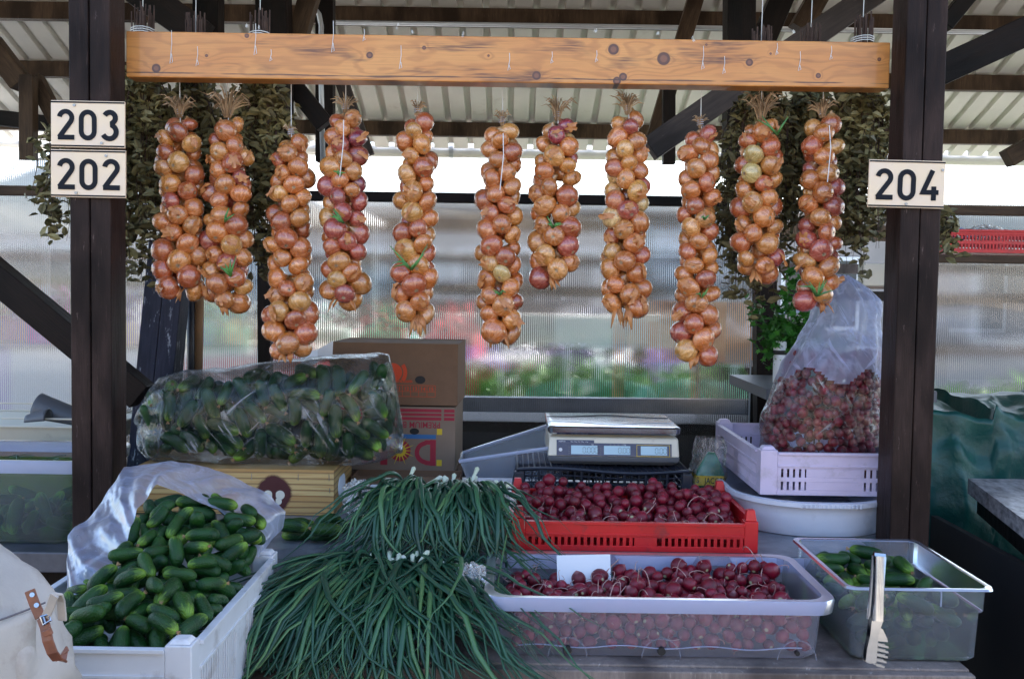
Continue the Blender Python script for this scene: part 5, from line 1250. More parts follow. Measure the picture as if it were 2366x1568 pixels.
# tall radish bag
b = MB(); ls = []; SG = 90; rows_ = []
for j in range(len(prof) - 1):
    for q in range(6): f = q / 6; rows_.append([prof[j][k] * (1 - f) + prof[j + 1][k] * f for k in range(3)])
rows_.append(prof[-1]); nr = len(rows_)
for j, (z, xa, xb) in enumerate(rows_):
    row = []; u = j / nr; dep = .125 * (1 - .55 * max(0, u - .35) / .65)
    for k in range(SG):
        t = 2 * math.pi * k / SG; cx_, hw = (xa + xb) / 2, (xb - xa) / 2
        fold = .0075 * ridged((math.cos(t) * 1.6, math.sin(t) * 1.6, z * 3.2), 2.2) * (.4 + u) + .006 * fbm((math.cos(t) * 3, math.sin(t) * 3, z * 14))
        fold += .010 * u * math.sin(t * 11 + z * 9 + 2 * math.sin(z * 7))
        row.append((cx_ + (hw - .004 + fold) * math.cos(t), 2.845 + (dep + fold) * math.sin(t), z))
    ls.append(row)
b.loops(ls, True, True, False); rb = b.build('plastic_bag', M['film'], smooth=True)
rb.data.materials.append(M['milky'])
for p in rb.data.polygons:
    if p.center.z > at(1900, 865, 2.8).z + .02 * math.sin(p.center.x * 40): p.material_index = 1
tag(rb, 'tall clear bag half full of radishes standing in the lilac crate', 'plastic bag')
# big bag of cucumbers on the carton
BYc = 2.90
cpx = [(292, 985, 1010), (300, 950, 1050), (318, 912, 1068), (345, 880, 1074), (400, 862, 1074), (480, 858, 1076), (560, 848, 1082), (640, 838, 1084), (720, 830, 1084), (800, 824, 1082), (860, 822, 1078), (885, 824, 1070), (898, 870, 1064), (912, 960, 1056), (918, 1010, 1052)]
secs = [(at(x, (a + c) / 2, 2.8).x, at(x, a, 2.8).z, at(x, c, 2.8).z) for x, a, c in cpx]
CZ = at(700, 1084, 2.78).z
def sec(x):
    for i in range(len(secs) - 1):
        if secs[i][0] <= x <= secs[i + 1][0]:
            f = (x - secs[i][0]) / (secs[i + 1][0] - secs[i][0]); return [secs[i][k] * (1 - f) + secs[i + 1][k] * f for k in (1, 2)]
    return secs[0][1:] if x < secs[0][0] else secs[-1][1:]
b = MB(); ls = []; NX = 130
for j in range(NX + 1):
    x = secs[0][0] + (secs[-1][0] - secs[0][0]) * j / NX; a, c = sec(x); zc_, hh = (a + c) / 2, (a - c) / 2; u = j / NX; dep = .125 * min(1, (u * 7) ** .5) * min(1, ((1 - u) * 9 + .02) ** .6); row = []
    for k in range(72):
        t = 2 * math.pi * k / 72; ct, st_ = math.cos(t), math.sin(t)
        e = .75; rx_ = abs(ct) ** e * (1 if ct > 0 else -1); rz_ = abs(st_) ** e * (1 if st_ > 0 else -1)
        fold = .008 * ridged((x * 2.4 + rz_ * .6, rx_, rz_ * .8), 2.4) + .006 * fbm((x * 14, rx_ * 2, rz_ * 3)) + (.008 * math.sin(rz_ * 9 + x * 26) * max(0, .3 - u) * 3)
        row.append((x + .006 * math.sin(t * 5 + x * 20), BYc - .005 + (dep + fold) * rx_, zc_ + (hh - .002 + fold * .6) * rz_))
    ls.append(row)
b.loops(ls, True, True, True)
tag(b.build('plastic_bag', M['film'], smooth=True), 'big clear bag of cucumbers lying across the wood printed carton', 'plastic bag')
rd = random.Random(31); plc = []; cnt = 0
for i in range(9000):
    if cnt >= 128: break
    x = rd.uniform(secs[0][0] + .05, secs[-1][0] - .045); a, c = sec(x); zc_, hh = (a + c) / 2, (a - c) / 2 - .030
    t = rd.uniform(-1, 1); z = zc_ + hh * t; back = i > 4200
    y = BYc - .088 * math.sqrt(max(0, 1 - .75 * t * t)) + (0 if not back else rd.uniform(.03, .17) * math.sqrt(max(0.05, 1 - t * t)))
    vi = rd.randrange(6); s = rd.uniform(.9, 1.15)
    rot = Matrix.Rotation(rd.gauss(0, .5), 3, 'X') @ Matrix.Rotation(rd.gauss(1.45, .5), 3, 'Y') @ Matrix.Rotation(rd.gauss(0, .35), 3, 'Z')
    pts = np.array([tuple(rot @ (Vector(o) * s) + Vector((x, y, z))) for o in CMS[vi][1]]); e0 = rot @ Vector((CMS[vi][2] * s * .42, 0, 0))
    ok = True
    for q in (Vector((x, y, z)) + e0, Vector((x, y, z)) - e0):
        aa, cc = sec(q.x)
        if q.z > aa - .022 or q.z < cc + .020 or q.x < secs[0][0] + .02 or q.x > secs[-1][0] - .02 or q.y < BYc - .098: ok = False
    if not ok: continue
    if plc:
        A = np.concatenate(plc); d = np.sqrt(((A[:, None] - pts[None]) ** 2).sum(-1)).min()
        if d < CR * 2 * .74: continue
    plc.append(pts); cnt += 1
    if back: bury_cuc(vi, Vector((x, y, z)), rot, s); continue
    put_cuc(vi, Vector((x, y, z)), rot, s, 'cucumber inside the big clear bag on the carton', 'cucumbers in the big clear bag', rd.random() < .9)
tag(cstuff.build('cucumbers', M['cuc'], smooth=True), 'cucumbers lying underneath and behind the ones on top of the heap and in the bag', 'cucumber', kind='stuff')
# milky bag pulled open over the crate heap
def pl(pts, n):
    P = [Vector(p) for p in pts]; L = [0]
    for i in range(1, len(P)): L.append(L[-1] + (P[i] - P[i - 1]).length)
    out = []
    for k in range(n):
        d = L[-1] * k / (n - 1); i = 0
        while i < len(L) - 2 and L[i + 1] < d: i += 1
        f = (d - L[i]) / max(1e-9, L[i + 1] - L[i]); out.append(P[i].lerp(P[i + 1], min(1, f)))
    return out
def sheetmesh(name, A, Bq, bulge, m, lab, cat, n=150, mid=None, seed=0, rows=30, amp=.010):
    a = pl(A, n); c = pl(Bq, n); b = MB(); ls = []
    if mid: md = pl(mid, n)
    for j in range(rows + 1):
        v = j / rows; row = []
        for i in range(n):
            if mid: p = a[i] * (1 - v) ** 2 + md[i] * 2 * v * (1 - v) + c[i] * v * v
            else: p = a[i].lerp(c[i], v)
            w = amp * ridged((i * .055 + seed, v * 1.2, seed), 1.0) + amp * .7 * fbm((i * .11, v * 3, seed + 5)) + amp * .5 * math.sin(i * .42 + 3 * math.sin(v * 3 + i * .05))
            row.append(p + Vector((w * .25, -w - bulge * math.sin(v * math.pi), w * .6)))
        ls.append(row)
    b.loops(ls, close=False); return tag(b.build(name, m, smooth=True), lab, cat)
outer = [at(118, 1452, 1.75), at(158, 1385, 1.84), at(156, 1290, 1.93), at(158, 1240, 1.98), at(190, 1212, 2.04), at(238, 1162, 2.12), at(288, 1078, 2.24), at(400, 1066, 2.30), at(480, 1080, 2.31), at(560, 1112, 2.31), at(625, 1148, 2.31), at(660, 1185, 2.30), at(654, 1220, 2.28), at(618, 1262, 2.22)]
inner = [at(205, 1520, 1.70), at(205, 1440, 1.74), at(228, 1392, 1.80), at(262, 1335, 1.86), at(290, 1265, 1.92), at(318, 1180, 2.0), at(362, 1120, 2.06), at(412, 1140, 2.07), at(455, 1158, 2.08), at(500, 1180, 2.10), at(545, 1212, 2.10), at(575, 1240, 2.09), at(590, 1262, 2.08), at(596, 1290, 2.06)]
sheetmesh('plastic_bag', outer, inner, .02, M['milky'], 'milky bag pulled open around the cucumber heap in the white crate', 'plastic bag', seed=1)
# wrap film around the scallion bulbs and at the carton
def crumple(c, r, m, lab, seed, name='plastic_wrap', parent=None):
    b = MB(); ls = []
    for i in range(25):
        a = math.pi * i / 24; row = []
        for k in range(48):
            t = 2 * math.pi * k / 48; d = Vector((math.sin(a) * math.cos(t), math.sin(a) * math.sin(t), math.cos(a))); q = .72 + .55 * ridged((d + Vector((seed, 0, 0))), 1.9) * .4 + .25 * fbm(d * 4 + Vector((seed, 0, 0)))
            row.append((c[0] + d.x * r[0] * q, c[1] + d.y * r[1] * q, c[2] + d.z * r[2] * q))
        ls.append(row)
    b.loops(ls); return tag(b.build(name, m, smooth=False), lab, 'plastic wrap')
crumple(at(826, 1150, 2.60), (.045, .05, .055), M['wrap'], 'crumpled clear wrap beside the right end of the wood printed carton', 3)
crumple(at(1118, 1155, 2.55), (.085, .06, .032), M['wrap'], 'clear wrap crumpled around scallions next to the red crate', 6)
crumple(at(1085, 1385, 2.12), (.055, .05, .085), M['wrap'], 'clear wrap around a scallion bunch against the frosted tub', 9)

# ================================================================== CARDBOARD
def cbox(lab, xa, xb, y, dep, za, zb_, m=M['card'], top_open=False, yaw=0, name='cardboard_box', taper=0):
    root = thing(name, ((xa + xb) / 2, y, za), lab, 'cardboard box'); FM = Matrix.Translation((xa, y, za)) @ Matrix.Rotation(yaw, 4, 'Z'); w = xb - xa; h = zb_ - za
    b = MB(); T = .004
    b.box((0, 0, 0), (w, T, h), FM); b.box((0, dep - T, 0), (w, dep, h), FM); b.box((0, T + .0003, 0), (T, dep - T - .0003, h - .001), FM); b.box((w - T, T + .0003, 0), (w, dep - T - .0003, h - .001), FM)
    b.box((T, T, .001), (w - T, dep - T, .005), FM)
    if not top_open: b.box((T + .0005, T + .0005, h - .006), (w - T - .0005, dep - T - .0005, h - .002), FM)
    b.build('walls', m, root); return root, FM, w, h
def fpart(root, FM, b_, nm, m):
    o = b_.build(nm, m, None, loc=(0, 0, 0)); o.matrix_basis = Matrix.Translation(-Vector(root['_w'])) @ FM @ Matrix(((1, 0, 0, 0), (0, 0, -1, 0), (0, 1, 0, 0), (0, 0, 0, 1))); o.parent = root; return o
KY = 3.16
p0, p1 = at(762, 790, KY), at(1059, 800, KY); zt_ = at(900, 792, KY).z; zb0 = at(900, 934, KY).z; zb1 = at(900, 1082, KY + .0).z
root, FM, w, h = cbox('upper brown carton printed in orange behind the cucumber bag', p0.x, p1.x, KY, .30, zb0, zt_, yaw=R(-2.0))
S_ = KY / FPX
def X(px): return (px - 762) * S_
def Zz(py): return (936 - py) * S_
b = MB(); b.tube([(X(909), Zz(857 + 4), .0), (X(909), Zz(861), .0012)], .030, 28); 
stroke(b, [(X(909) + .040 * math.cos(R(a)), Zz(861) + .040 * math.sin(R(a))) for a in range(-38, 39, 4)], .012, 0, .0012, Matrix.Identity(4))
stroke(b, [(X(909) + .040 * math.cos(R(a)), Zz(861) + .040 * math.sin(R(a))) for a in range(142, 219, 4)], .012, 0, .0012, Matrix.Identity(4))
gx0, gx1, gz0, gz1 = X(722 + 42), X(1008), Zz(916), Zz(890)
for zz in (gz0, (gz0 * .55 + gz1 * .45), gz1): b.box((gx0, zz - .0006, .0), (gx1, zz + .0006, .0010))
cw_ = (1008 - 868) * S_ / 7.35
for k in range(14):
    x = gx1 - k * cw_
    if x > gx0: b.box((x - .0006, gz0, .0002), (x + .0006, gz1, .0013))
fpart(root, FM, b, 'orange_print', M['orange'])
RTT = Matrix.Translation(-Vector(root['_w'])) @ FM @ Matrix(((1, 0, 0, 0), (0, 0, -1, 0), (0, 1, 0, 0), (0, 0, 0, 1)))
for k in range(12):
    o = text(str(15 - k), .0165, M['orange'], Matrix.Identity(4), None, 'lettering', align='CENTER', bold=.0003); o.matrix_basis = RTT @ Matrix.Translation((gx1 - (k + .5) * cw_, gz1 - .0165, .0006)); o.parent = root
o = text('compagniefruitiere.com', .0165, M['orange'], Matrix.Identity(4), None, 'lettering', bold=.0003, align='RIGHT'); o.matrix_basis = RTT @ Matrix.Translation((X(955), Zz(884), .0006)); o.parent = root
b = MB(); b.loops([[(X(973) + .0165 * math.cos(t * .2618) * (1 if 1 else 0), Zz(877) + .0125 * math.sin(t * .2618), z) for t in range(24)] for z in (.0004, .0012)], True, True, True); fpart(root, FM, b, 'hand_hole', M['dark'])
root, FM, w, h = cbox('lower banana carton printed upside down in crimson behind the cucumber bag', at(740, 1000, KY - .02).x, at(1052, 1000, KY - .02).x, KY - .02, .32, zb1, zb0 - .003, yaw=R(-1.5), m=M['cardwhite'])
x0_ = 740
def X(px): return (px - x0_) * S_
def Zz(py): return (1082 - py) * S_
b = MB()
for a, c in ((939, 946), (949, 955), (958, 965)): b.box((.002, Zz(c), 0), (X(1020), Zz(a), .0009)); b.box((X(1026), Zz(c), 0), (X(1050), Zz(a), .0009))
# upside-down big letters D and l around the sun
D0 = X(1008); 
b.box((D0 - .018, Zz(1070), 0), (D0, Zz(1010), .0009))
stroke(b, [(D0 - .018, Zz(1067) + .004), (D0 - .030, Zz(1067) + .005)] + [(D0 - .030 + .030 * math.cos(R(a)) * 1.0, Zz(1040) + .030 * math.sin(R(a))) for a in range(262, 97, -10)] + [(D0 - .030, Zz(1013) - .004), (D0 - .018, Zz(1013) - .004)], .014, .0002, .0012, Matrix.Identity(4))
stroke(b, [(X(925) + .026 * math.cos(R(a)), Zz(1036) + .026 * math.sin(R(a))) for a in range(0, 360, 12)], .016, 0, .0009, Matrix.Identity(4), True)
b.box((X(880), Zz(1070), 0), (X(896), Zz(1010), .0009)); b.box((X(840), Zz(1062), 0), (X(868), Zz(1052), .0009)); b.box((X(840), Zz(1040), 0), (X(868), Zz(1032), .0009)); b.box((X(840), Zz(1020), 0), (X(868), Zz(1010), .0009)); b.box((X(838), Zz(1066), .0001), (X(850), Zz(1010), .0011))
fpart(root, FM, b, 'crimson_print', M['crimson'])
b = MB(); sx_, sz_ = X(925), Zz(1036)
b.tube([(sx_, sz_, .0009), (sx_, sz_, .0016)], .019, 24)
for k in range(16):
    a = k * math.pi / 8; L = .05 if k % 2 else .040; ca, sa = math.cos(a), math.sin(a); b.add([(sx_ + ca * .015 - sa * .0022, sz_ + sa * .015 + ca * .0022, .0018), (sx_ + ca * .015 + sa * .0022, sz_ + sa * .015 - ca * .0022, .0018), (sx_ + ca * L, sz_ + sa * L, .0018)], [(0, 1, 2)])
fpart(root, FM, b, 'sun_print', M['yellow'])
b = MB(); b.box((X(1010), Zz(998), .0002), (X(1022), Zz(984), .0011)); fpart(root, FM, b, 'yellow_mark', M['yellow'])
b = MB(); b.box((X(1010), Zz(1070), .0012), (X(1022), Zz(1056), .0018)); fpart(root, FM, b, 'yellow_mark', M['yellow'])
b = MB(); b.tube([(sx_, sz_, .0017), (sx_, sz_, .0022)], .010, 20); fpart(root, FM, b, 'sun_centre', M['cardwhite'])
b = MB(); b.box((X(800), Zz(1008), .0), (X(1008), Zz(998), .0008)); fpart(root, FM, b, 'blue_stripe', M['blueprint'])
b = MB(); b.loops([[(X(958) + .015 * math.cos(t * .2618), Zz(991) + .010 * math.sin(t * .2618), z) for t in range(24)] for z in (.0004, .0012)], True, True, True); fpart(root, FM, b, 'hand_hole', M['dark'])
o = text('PREMIUM BANANAS', .028, M['crimson'], Matrix.Identity(4), None, 'lettering', sx=.86, bold=.0002)
o.matrix_basis = Matrix.Translation(-Vector(root['_w'])) @ FM @ Matrix(((1, 0, 0, 0), (0, 0, -1, 0), (0, 1, 0, 0), (0, 0, 0, 1))) @ Matrix.Translation((X(1018), Zz(969), .0006)) @ Matrix.Rotation(math.pi, 4, 'Z'); o.parent = root
KZ0 = TB + .002
cbox('open low brown carton supporting the banana carton', at(700, 1100, KY - .03).x, at(1056, 1100, KY - .03).x, KY - .03, .34, KZ0, zb1 - .004, m=M['carddark'])
p0 = at(812, 1100, 2.98); cbox('plain dark carton edge behind the upper scallions', p0.x, at(1064, 1100, 2.98).x, 2.98, .12, TB + .001, p0.z, m=M['card'], top_open=True)
# white printed paper sticking up behind the bag
b = MB(); pz = at(690, 822, 3.05); b.loops([[(pz.x, 3.08, pz.z - .05), (pz.x + .055, 3.06, pz.z - .02), (pz.x + .095, 3.10, pz.z + .0)], [(pz.x + .0, 3.09, pz.z + .005), (pz.x + .055, 3.07, pz.z + .02), (pz.x + .095, 3.11, pz.z + .045)]], close=False); tag(b.build('paper_sheet', M['paper']), 'curled white paper standing between the cucumber bag and the upper carton', 'paper')
# wood printed carton
def stripwood():
    m, t, o = newmat('wood strip print'); v = coord(t); sp = nd(t, 'SeparateXYZ', {0: v})
    s_ = mth(t, 'ADD', mth(t, 'MULTIPLY', sp.outputs[2], 62.0), mth(t, 'MULTIPLY', noi(t, coord(t, (1.2, 1, 1)), 2, 2), 1.2)); fr = mth(t, 'FRACT', s_); fl_ = mth(t, 'FLOOR', s_)
    wn_ = nd(t, 'TexWhiteNoise', {'Vector': nd(t, 'CombineXYZ', {0: 0.0, 1: fl_, 2: 0.0}).outputs[0]}).outputs[0]
    c = mixc(t, wn_, (.44, .25, .085), (.60, .43, .18)); c = mixc(t, rng(t, fr, .62, .98, 0, .9), c, (.13, .05, .02))
    c = mixc(t, rng(t, noi(t, coord(t, (3, 1, 90)), 3, 4), .5, .65, 0, .5), c, (.45, .2, .05)); surf(t, o, col=c, rough=.5); return m
M['strip'] = stripwood()
y0 = 2.755; zA = at(640, 1203, y0).z; zB = at(640, 1084, y0).z; xr_ = at(771, 1140, y0).x
root, FM, w, h = cbox('wood printed fruit carton with a dark tree logo under the cucumber bag', xr_ - .56, xr_, y0, .31, TB + .002, zB, m=M['strip'], name='fruit_carton')
b = MB(); 
for x in (w - .014, w - .10, w - .23): b.box((x, h - .03, .0), (x + .0015, h - .012, .0012)); 
b.box((w - .012, h * .5, 0), (w - .0105, h * .5 + .014, .0012)); b.box((w - .012, h * .15, 0), (w - .0105, h * .15 + .014, .0012)); fpart(root, FM, b, 'staple', M['screw'])
b = MB(); tx_ = w - (771 - 632) * y0 / FPX; tz_ = h * .47; rd = random.Random(8)
outl = []
for k in range(150):
    a = 2 * math.pi * k / 150; r = .050 * (1 + (.10 if k % 2 else -.06) + .10 * fbm((math.cos(a) * 2, math.sin(a) * 2, 0))); outl.append((tx_ + r * math.cos(a) * .95, tz_ + r * math.sin(a), .0006))
inn = [(tx_ + .028 * math.cos(2 * math.pi * k / 150) , tz_ + .004 + .030 * math.sin(2 * math.pi * k / 150), .0006) for k in range(150)]
b.add(outl, [tuple(range(150))]); 
for k in range(9): a = R(60 + k * 8); stroke(b, [(tx_, tz_ - .020), (tx_ + math.cos(a) * .012 + (k - 4) * .002, tz_ + .005), (tx_ + (k - 4) * .006, tz_ + .028)], .003, .0004 + k * .0001, .0008 + k * .0001, Matrix.Identity(4))
stroke(b, [(tx_, tz_ - .026), (tx_, tz_ + .006)], .010, .0003, .0018, Matrix.Identity(4))
fpart(root, FM, b, 'tree_logo', M['maroon'])
b = MB(); b.tube([(tx_ - .017, tz_ - .004, .0007), (tx_ - .017, tz_ - .004, .0012)], .013, 16); b.tube([(tx_ + .017, tz_ - .004, .0007), (tx_ + .017, tz_ - .004, .0012)], .013, 16); b.tube([(tx_ + .012, tz_ - .022, .0013), (tx_ + .012, tz_ - .022, .0018)], .010, 16); b.tube([(tx_ - .012, tz_ - .022, .0013), (tx_ - .012, tz_ - .022, .0018)], .010, 16); fpart(root, FM, b, 'logo_white', M['cream'])
b = MB(); b.box((.10, .004, h - .002), (.305, .0, h - .001)); 
b = MB(); b.loops([rrect(.055, .03, .028, 0, 0, 0), rrect(.055, .03, .028, .002, 0, 0)], True, True, True)
o = b.build('side_label', M['paper'], None, loc=(0, 0, 0)); o.matrix_basis = Matrix.Translation(-Vector(root['_w'])) @ Matrix.Translation((xr_ + .001, y0 + .12, TB + h * .5)) @ Matrix.Rotation(R(90), 4, 'Y') @ Matrix.Rotation(R(90), 4, 'Z'); o.parent = root

# translucent long box leaning behind the scallions, left of the scale
root = thing('plastic_box', at(1150, 1100, 3.05), 'tilted clear plastic box left of the scale behind the scallions', 'box')
A = at(1066, 1052, 2.98); Bq = at(1262, 985, 3.10); C_ = at(1262, 1036, 2.98); Dq = at(1082, 1098, 2.98)
b = MB(); rim1 = [at(1068, 1046, 3.2), at(1062, 1065, 2.98), at(1300, 1030, 2.98), at(1300, 972, 3.2)]; base = [at(1100, 1150, 3.15), at(1100, 1158, 3.0), at(1300, 1130, 3.0), at(1300, 1120, 3.15)]
b.loops([base, rim1], True, True, False); b.build('body', M['clear'], root); b = MB(); b.tube(rim1 + [rim1[0]], .006, 6); b.build('rim', M['clearrim'], root)
# white wrapped tray carrying the upper scallions
wz = at(1110, 1136, 2.62).z; wx0 = at(850, 1136, 2.62).x; wx1 = at(1178, 1136, 2.62).x
root = thing('white_tray', ((wx0 + wx1) / 2, 2.6, TB), 'white box under the upper scallions left of the red crate', 'box'); b = MB(); b.box((wx0, 2.50, TB + .001), (wx1, 2.70, wz - .004)); b.build('box_body', M['cream'], root, bevel=.006)
b = MB(); b.box((wx0 - .004, 2.496, wz - .02), (wx1 + .004, 2.704, wz)); b.build('lid', M['white'], root, bevel=.004)

# ================================================================== SCALLIONS
def scallions(px, spread, profile, n, lab, seed, xoff=0.0, grp=None, Lr=(.30, .46), fanr=.05, lean=0.0, up=.03):
    rd = random.Random(seed); x0 = px; root = thing('scallion_bunch', (x0, profile[0][0], profile[0][1]), lab, 'scallions', grp)
    P = [Vector((0, y, z)) for y, z in profile]; Ls = [0]
    for i in range(1, len(P)): Ls.append(Ls[-1] + (P[i] - P[i - 1]).length)
    def ev(s):
        s = max(0, min(s, Ls[-1] - 1e-4)); i = 0
        while Ls[i + 1] < s: i += 1
        f = (s - Ls[i]) / (Ls[i + 1] - Ls[i]); p = P[i].lerp(P[i + 1], f); d = (P[i + 1] - P[i]).normalized(); return p, Vector((0, d.z, -d.y)) if True else None
    lv = MB(); bl = MB()
    for i in range(n):
        xs = x0 + rd.gauss(0, fanr * .55); th = rd.gauss(0, spread) + (xs - x0) * 2.2 + lean; st = rd.uniform(-.03, .09); Lf = rd.uniform(*Lr); off = abs(rd.gauss(0, 1)) * .012 + rd.uniform(0, up); ph = rd.uniform(0, 6.28); cw = rd.choice((1, 1.5, 2.6)) * rd.uniform(-.8, .8)
        pts = []; rr = []; r0 = rd.uniform(.0034, .0064); N = 15; wy = rd.uniform(.001, .0045); wf = rd.uniform(4, 9)
        for k in range(N + 1):
            u = k / N; s = st + Lf * u; p, nn = ev(s); nn = Vector((0, -abs(nn.y) if abs(nn.y) > .01 else 0, abs(nn.z)))
            lift = off * math.sin(min(1, u * 1.5 + .12) * math.pi * .5 + (.6 * u)) ; x = xs + math.sin(th + cw * u * u * .6) * Lf * u + wy * math.sin(ph + u * wf)
            pts.append(Vector((x, p.y, p.z)) + nn * (lift + .004) + Vector((0, 0, wy * .9 * math.sin(ph * 2 + u * 6)))); rr.append(r0 * (.65 + .45 * math.sin(min(1, u * 1.5) * 2.4)) * (1 if u < .45 else max(.05, 1 - ((u - .45) / .55) ** 1.5)))
        lv.tube(pts, rr, 6, .55, cap=False)
        if i % 13 == 0:
            q0, _ = ev(0); d = Vector((math.sin(th) * .3 + rd.uniform(-.9, .9), .7, .25 + rd.uniform(-.3, .4))).normalized(); a0_ = Vector((xs, pts[0].y, pts[0].z)); L = rd.uniform(.02, .05); a0_ = a0_ + Vector((0, rd.uniform(-.05, .02), rd.uniform(0, .02)))
            bl.tube([a0_ - d * .03, a0_, a0_ + d * L * .7, a0_ + d * (L + .006), a0_ + d * (L + .012)], [.0042, .0044, .0046, .0066, .002], 8)
    lv.build('leaves', M['leaf'], root, smooth=True); bl.build('bulbs', M['bulb'], root, smooth=True)
U = [(2.60, wz + .002), (2.50, wz + .006), (2.42, wz - .012), (2.375, wz - .05), (2.355, wz - .13), (2.345, TA + .10), (2.30, TA + .05), (2.22, TA + .06)]
for i, (px, lean, n, lab) in enumerate(((930, -.24, 76, 'leftmost bunch of the upper scallions, leaves fanning out to the left'), (968, -.14, 84, 'upper scallion bunch with bulbs lying on top below the banana carton'), (1015, .0, 84, 'upper scallion bunch in the middle hanging straight down'), (1068, .08, 80, 'upper scallion bunch beside the crumpled wrap'), (1115, .12, 60, 'upper scallion bunch with leaves reaching over the frosted tub'))):
    xw = at(px, 1150, 2.55).x; scallions(xw, .17, U, n, lab, 60 + i, grp='scallion bunches on the rear box', Lr=(.15, .36), lean=lean, fanr=.045, up=.035)
Lp = [(2.31, TA + .085), (2.22, TA + .095), (2.12, TA + .09), (2.02, TA + .068), (1.955, TA + .035), (1.92, TA - .04), (1.90, TA - .13), (1.895, TA - .30)]
for i, (px, lean, n, lab) in enumerate(((822, -.56, 100, 'front scallion bunch at the left, leaves sweeping far left'), (858, -.34, 110, 'front scallion bunch left of the middle with pale bulbs on top'), (900, -.12, 110, 'front scallion bunch in the middle hanging over the table edge'), (945, .05, 105, 'front scallion bunch right of the middle'), (992, .20, 95, 'front scallion bunch whose leaves reach in front of the frosted tub'))):
    xw = at(px, 1330, 2.28).x; scallions(xw, .17, Lp, n, lab, 80 + i, grp='scallion bunches on the front table', Lr=(.20, .56), lean=lean, fanr=.055, up=.05)
b = MB(); ls = []                                      # green mass under the leaves so that the bunches have body
# stray leaves over the tub corner
root = thing('scallion_leaf', at(1200, 1260, 2.3), 'stray scallion leaves lying across the left corner of the frosted tub', 'scallion leaves'); b = MB()
for pts, r in (([at(1150, 1255, 2.36), at(1180, 1278, 2.30), at(1215, 1310, 2.22), at(1248, 1348, 2.12)], .0052), ([at(1175, 1180, 2.38), at(1172, 1230, 2.36), at(1160, 1290, 2.22), at(1150, 1350, 2.12), at(1160, 1380, 2.06)], .004), ([at(1140, 1262, 2.33), at(1195, 1278, 2.3), at(1222, 1300, 2.24)], .004)):
    b.tube(pts, [r * .8] + [r] * (len(pts) - 2) + [.0006], 6, .5)
b.build('leaf', M['leaf'], root, smooth=True)

# ================================================================== SMALL THINGS
# coffee packet in a clear bag
jy = 2.92; J0 = at(1612, 1132, jy); J1 = at(1668, 1040, jy); jx = at(1638, 1100, jy).x; jz0 = TB + .003; jz1 = at(1638, 1022, jy).z
root = thing('coffee_packet', (jx, jy, jz0), 'green coffee packet with a yellow band wrapped in a clear bag beside the lilac crate', 'coffee packet')
hh = jz1 - jz0; b = MB(); ls = []
for i in range(17):
    u = i / 16; hw = .046 * (1 - .12 * u) * (1 if u < .62 else max(.25, 1 - ((u - .62) / .38) ** 1.3 * .75)); dp = .024 * (1 - .9 * max(0, u - .55) / .45); ls.append([(jx + .010 * max(0, u - .5) + q[0], jy + q[1] + .003 * fbm((q[0] * 40, u * 6, 1)), jz0 + hh * .86 * u) for q in [(p[0], p[1]) for p in rrect(hw, max(dp, .003), min(.01, max(dp, .003) * .6), 0)]])
b.loops(ls, True, True, True); b.build('packet', M['jacket'], root, smooth=True)
b = MB(); ls = []
for u in (.43, .60):
    hw = .046 * (1 - .12 * u); dp = .0243 * (1 - .9 * max(0, u - .55) / .45); ls.append([(jx + .010 * max(0, u - .5) + p[0], jy + p[1], jz0 + hh * .86 * u) for p in rrect(hw + .001, dp + .0035, .01, 0)])
b.loops(ls); b.build('yellow_band', M['yellow'], root)
o = text('JACOBS', .024, M['inkblack'], Matrix.Identity(4), None, sx=.75, bold=.0002); o.matrix_basis = Matrix.Translation(-Vector(root['_w'])) @ faceM((jx - .018, jy - .0285, jz0 + hh * .86 * .47)); o.parent = root
o = text('S', .024, M['inkblack'], Matrix.Identity(4), None, sx=.75, bold=.0002); o.matrix_basis = Matrix.Translation(-Vector(root['_w'])) @ faceM((jx - .043, jy - .0285, jz0 + hh * .86 * .48)); o.parent = root
o = text('Kr\u00f6nung', .016, M['string'], Matrix.Identity(4), None, sx=.8, bold=.0002); o.matrix_basis = Matrix.Translation(-Vector(root['_w'])) @ faceM((jx - .021, jy - .0275, jz0 + hh * .86 * .26)); o.parent = root
b = MB(); ls = []
for i in range(30):
    u = i / 29; ls.append([(jx - .004 + p[0] * (1 + .25 * fbm((p[0] * 30, p[1] * 30, u * 5))) - .012 * u * 0, jy - .002 + p[1] * (1 + .2 * fbm((p[0] * 50, 3, u * 6))), jz0 + (hh + .018) * u) for p in rrect(.056 * (1 - .25 * u ** 2), .036 * (1 - .5 * u), .012, 0)])
b.loops(ls); b.build('clear_bag', M['filmc'], root, smooth=True)
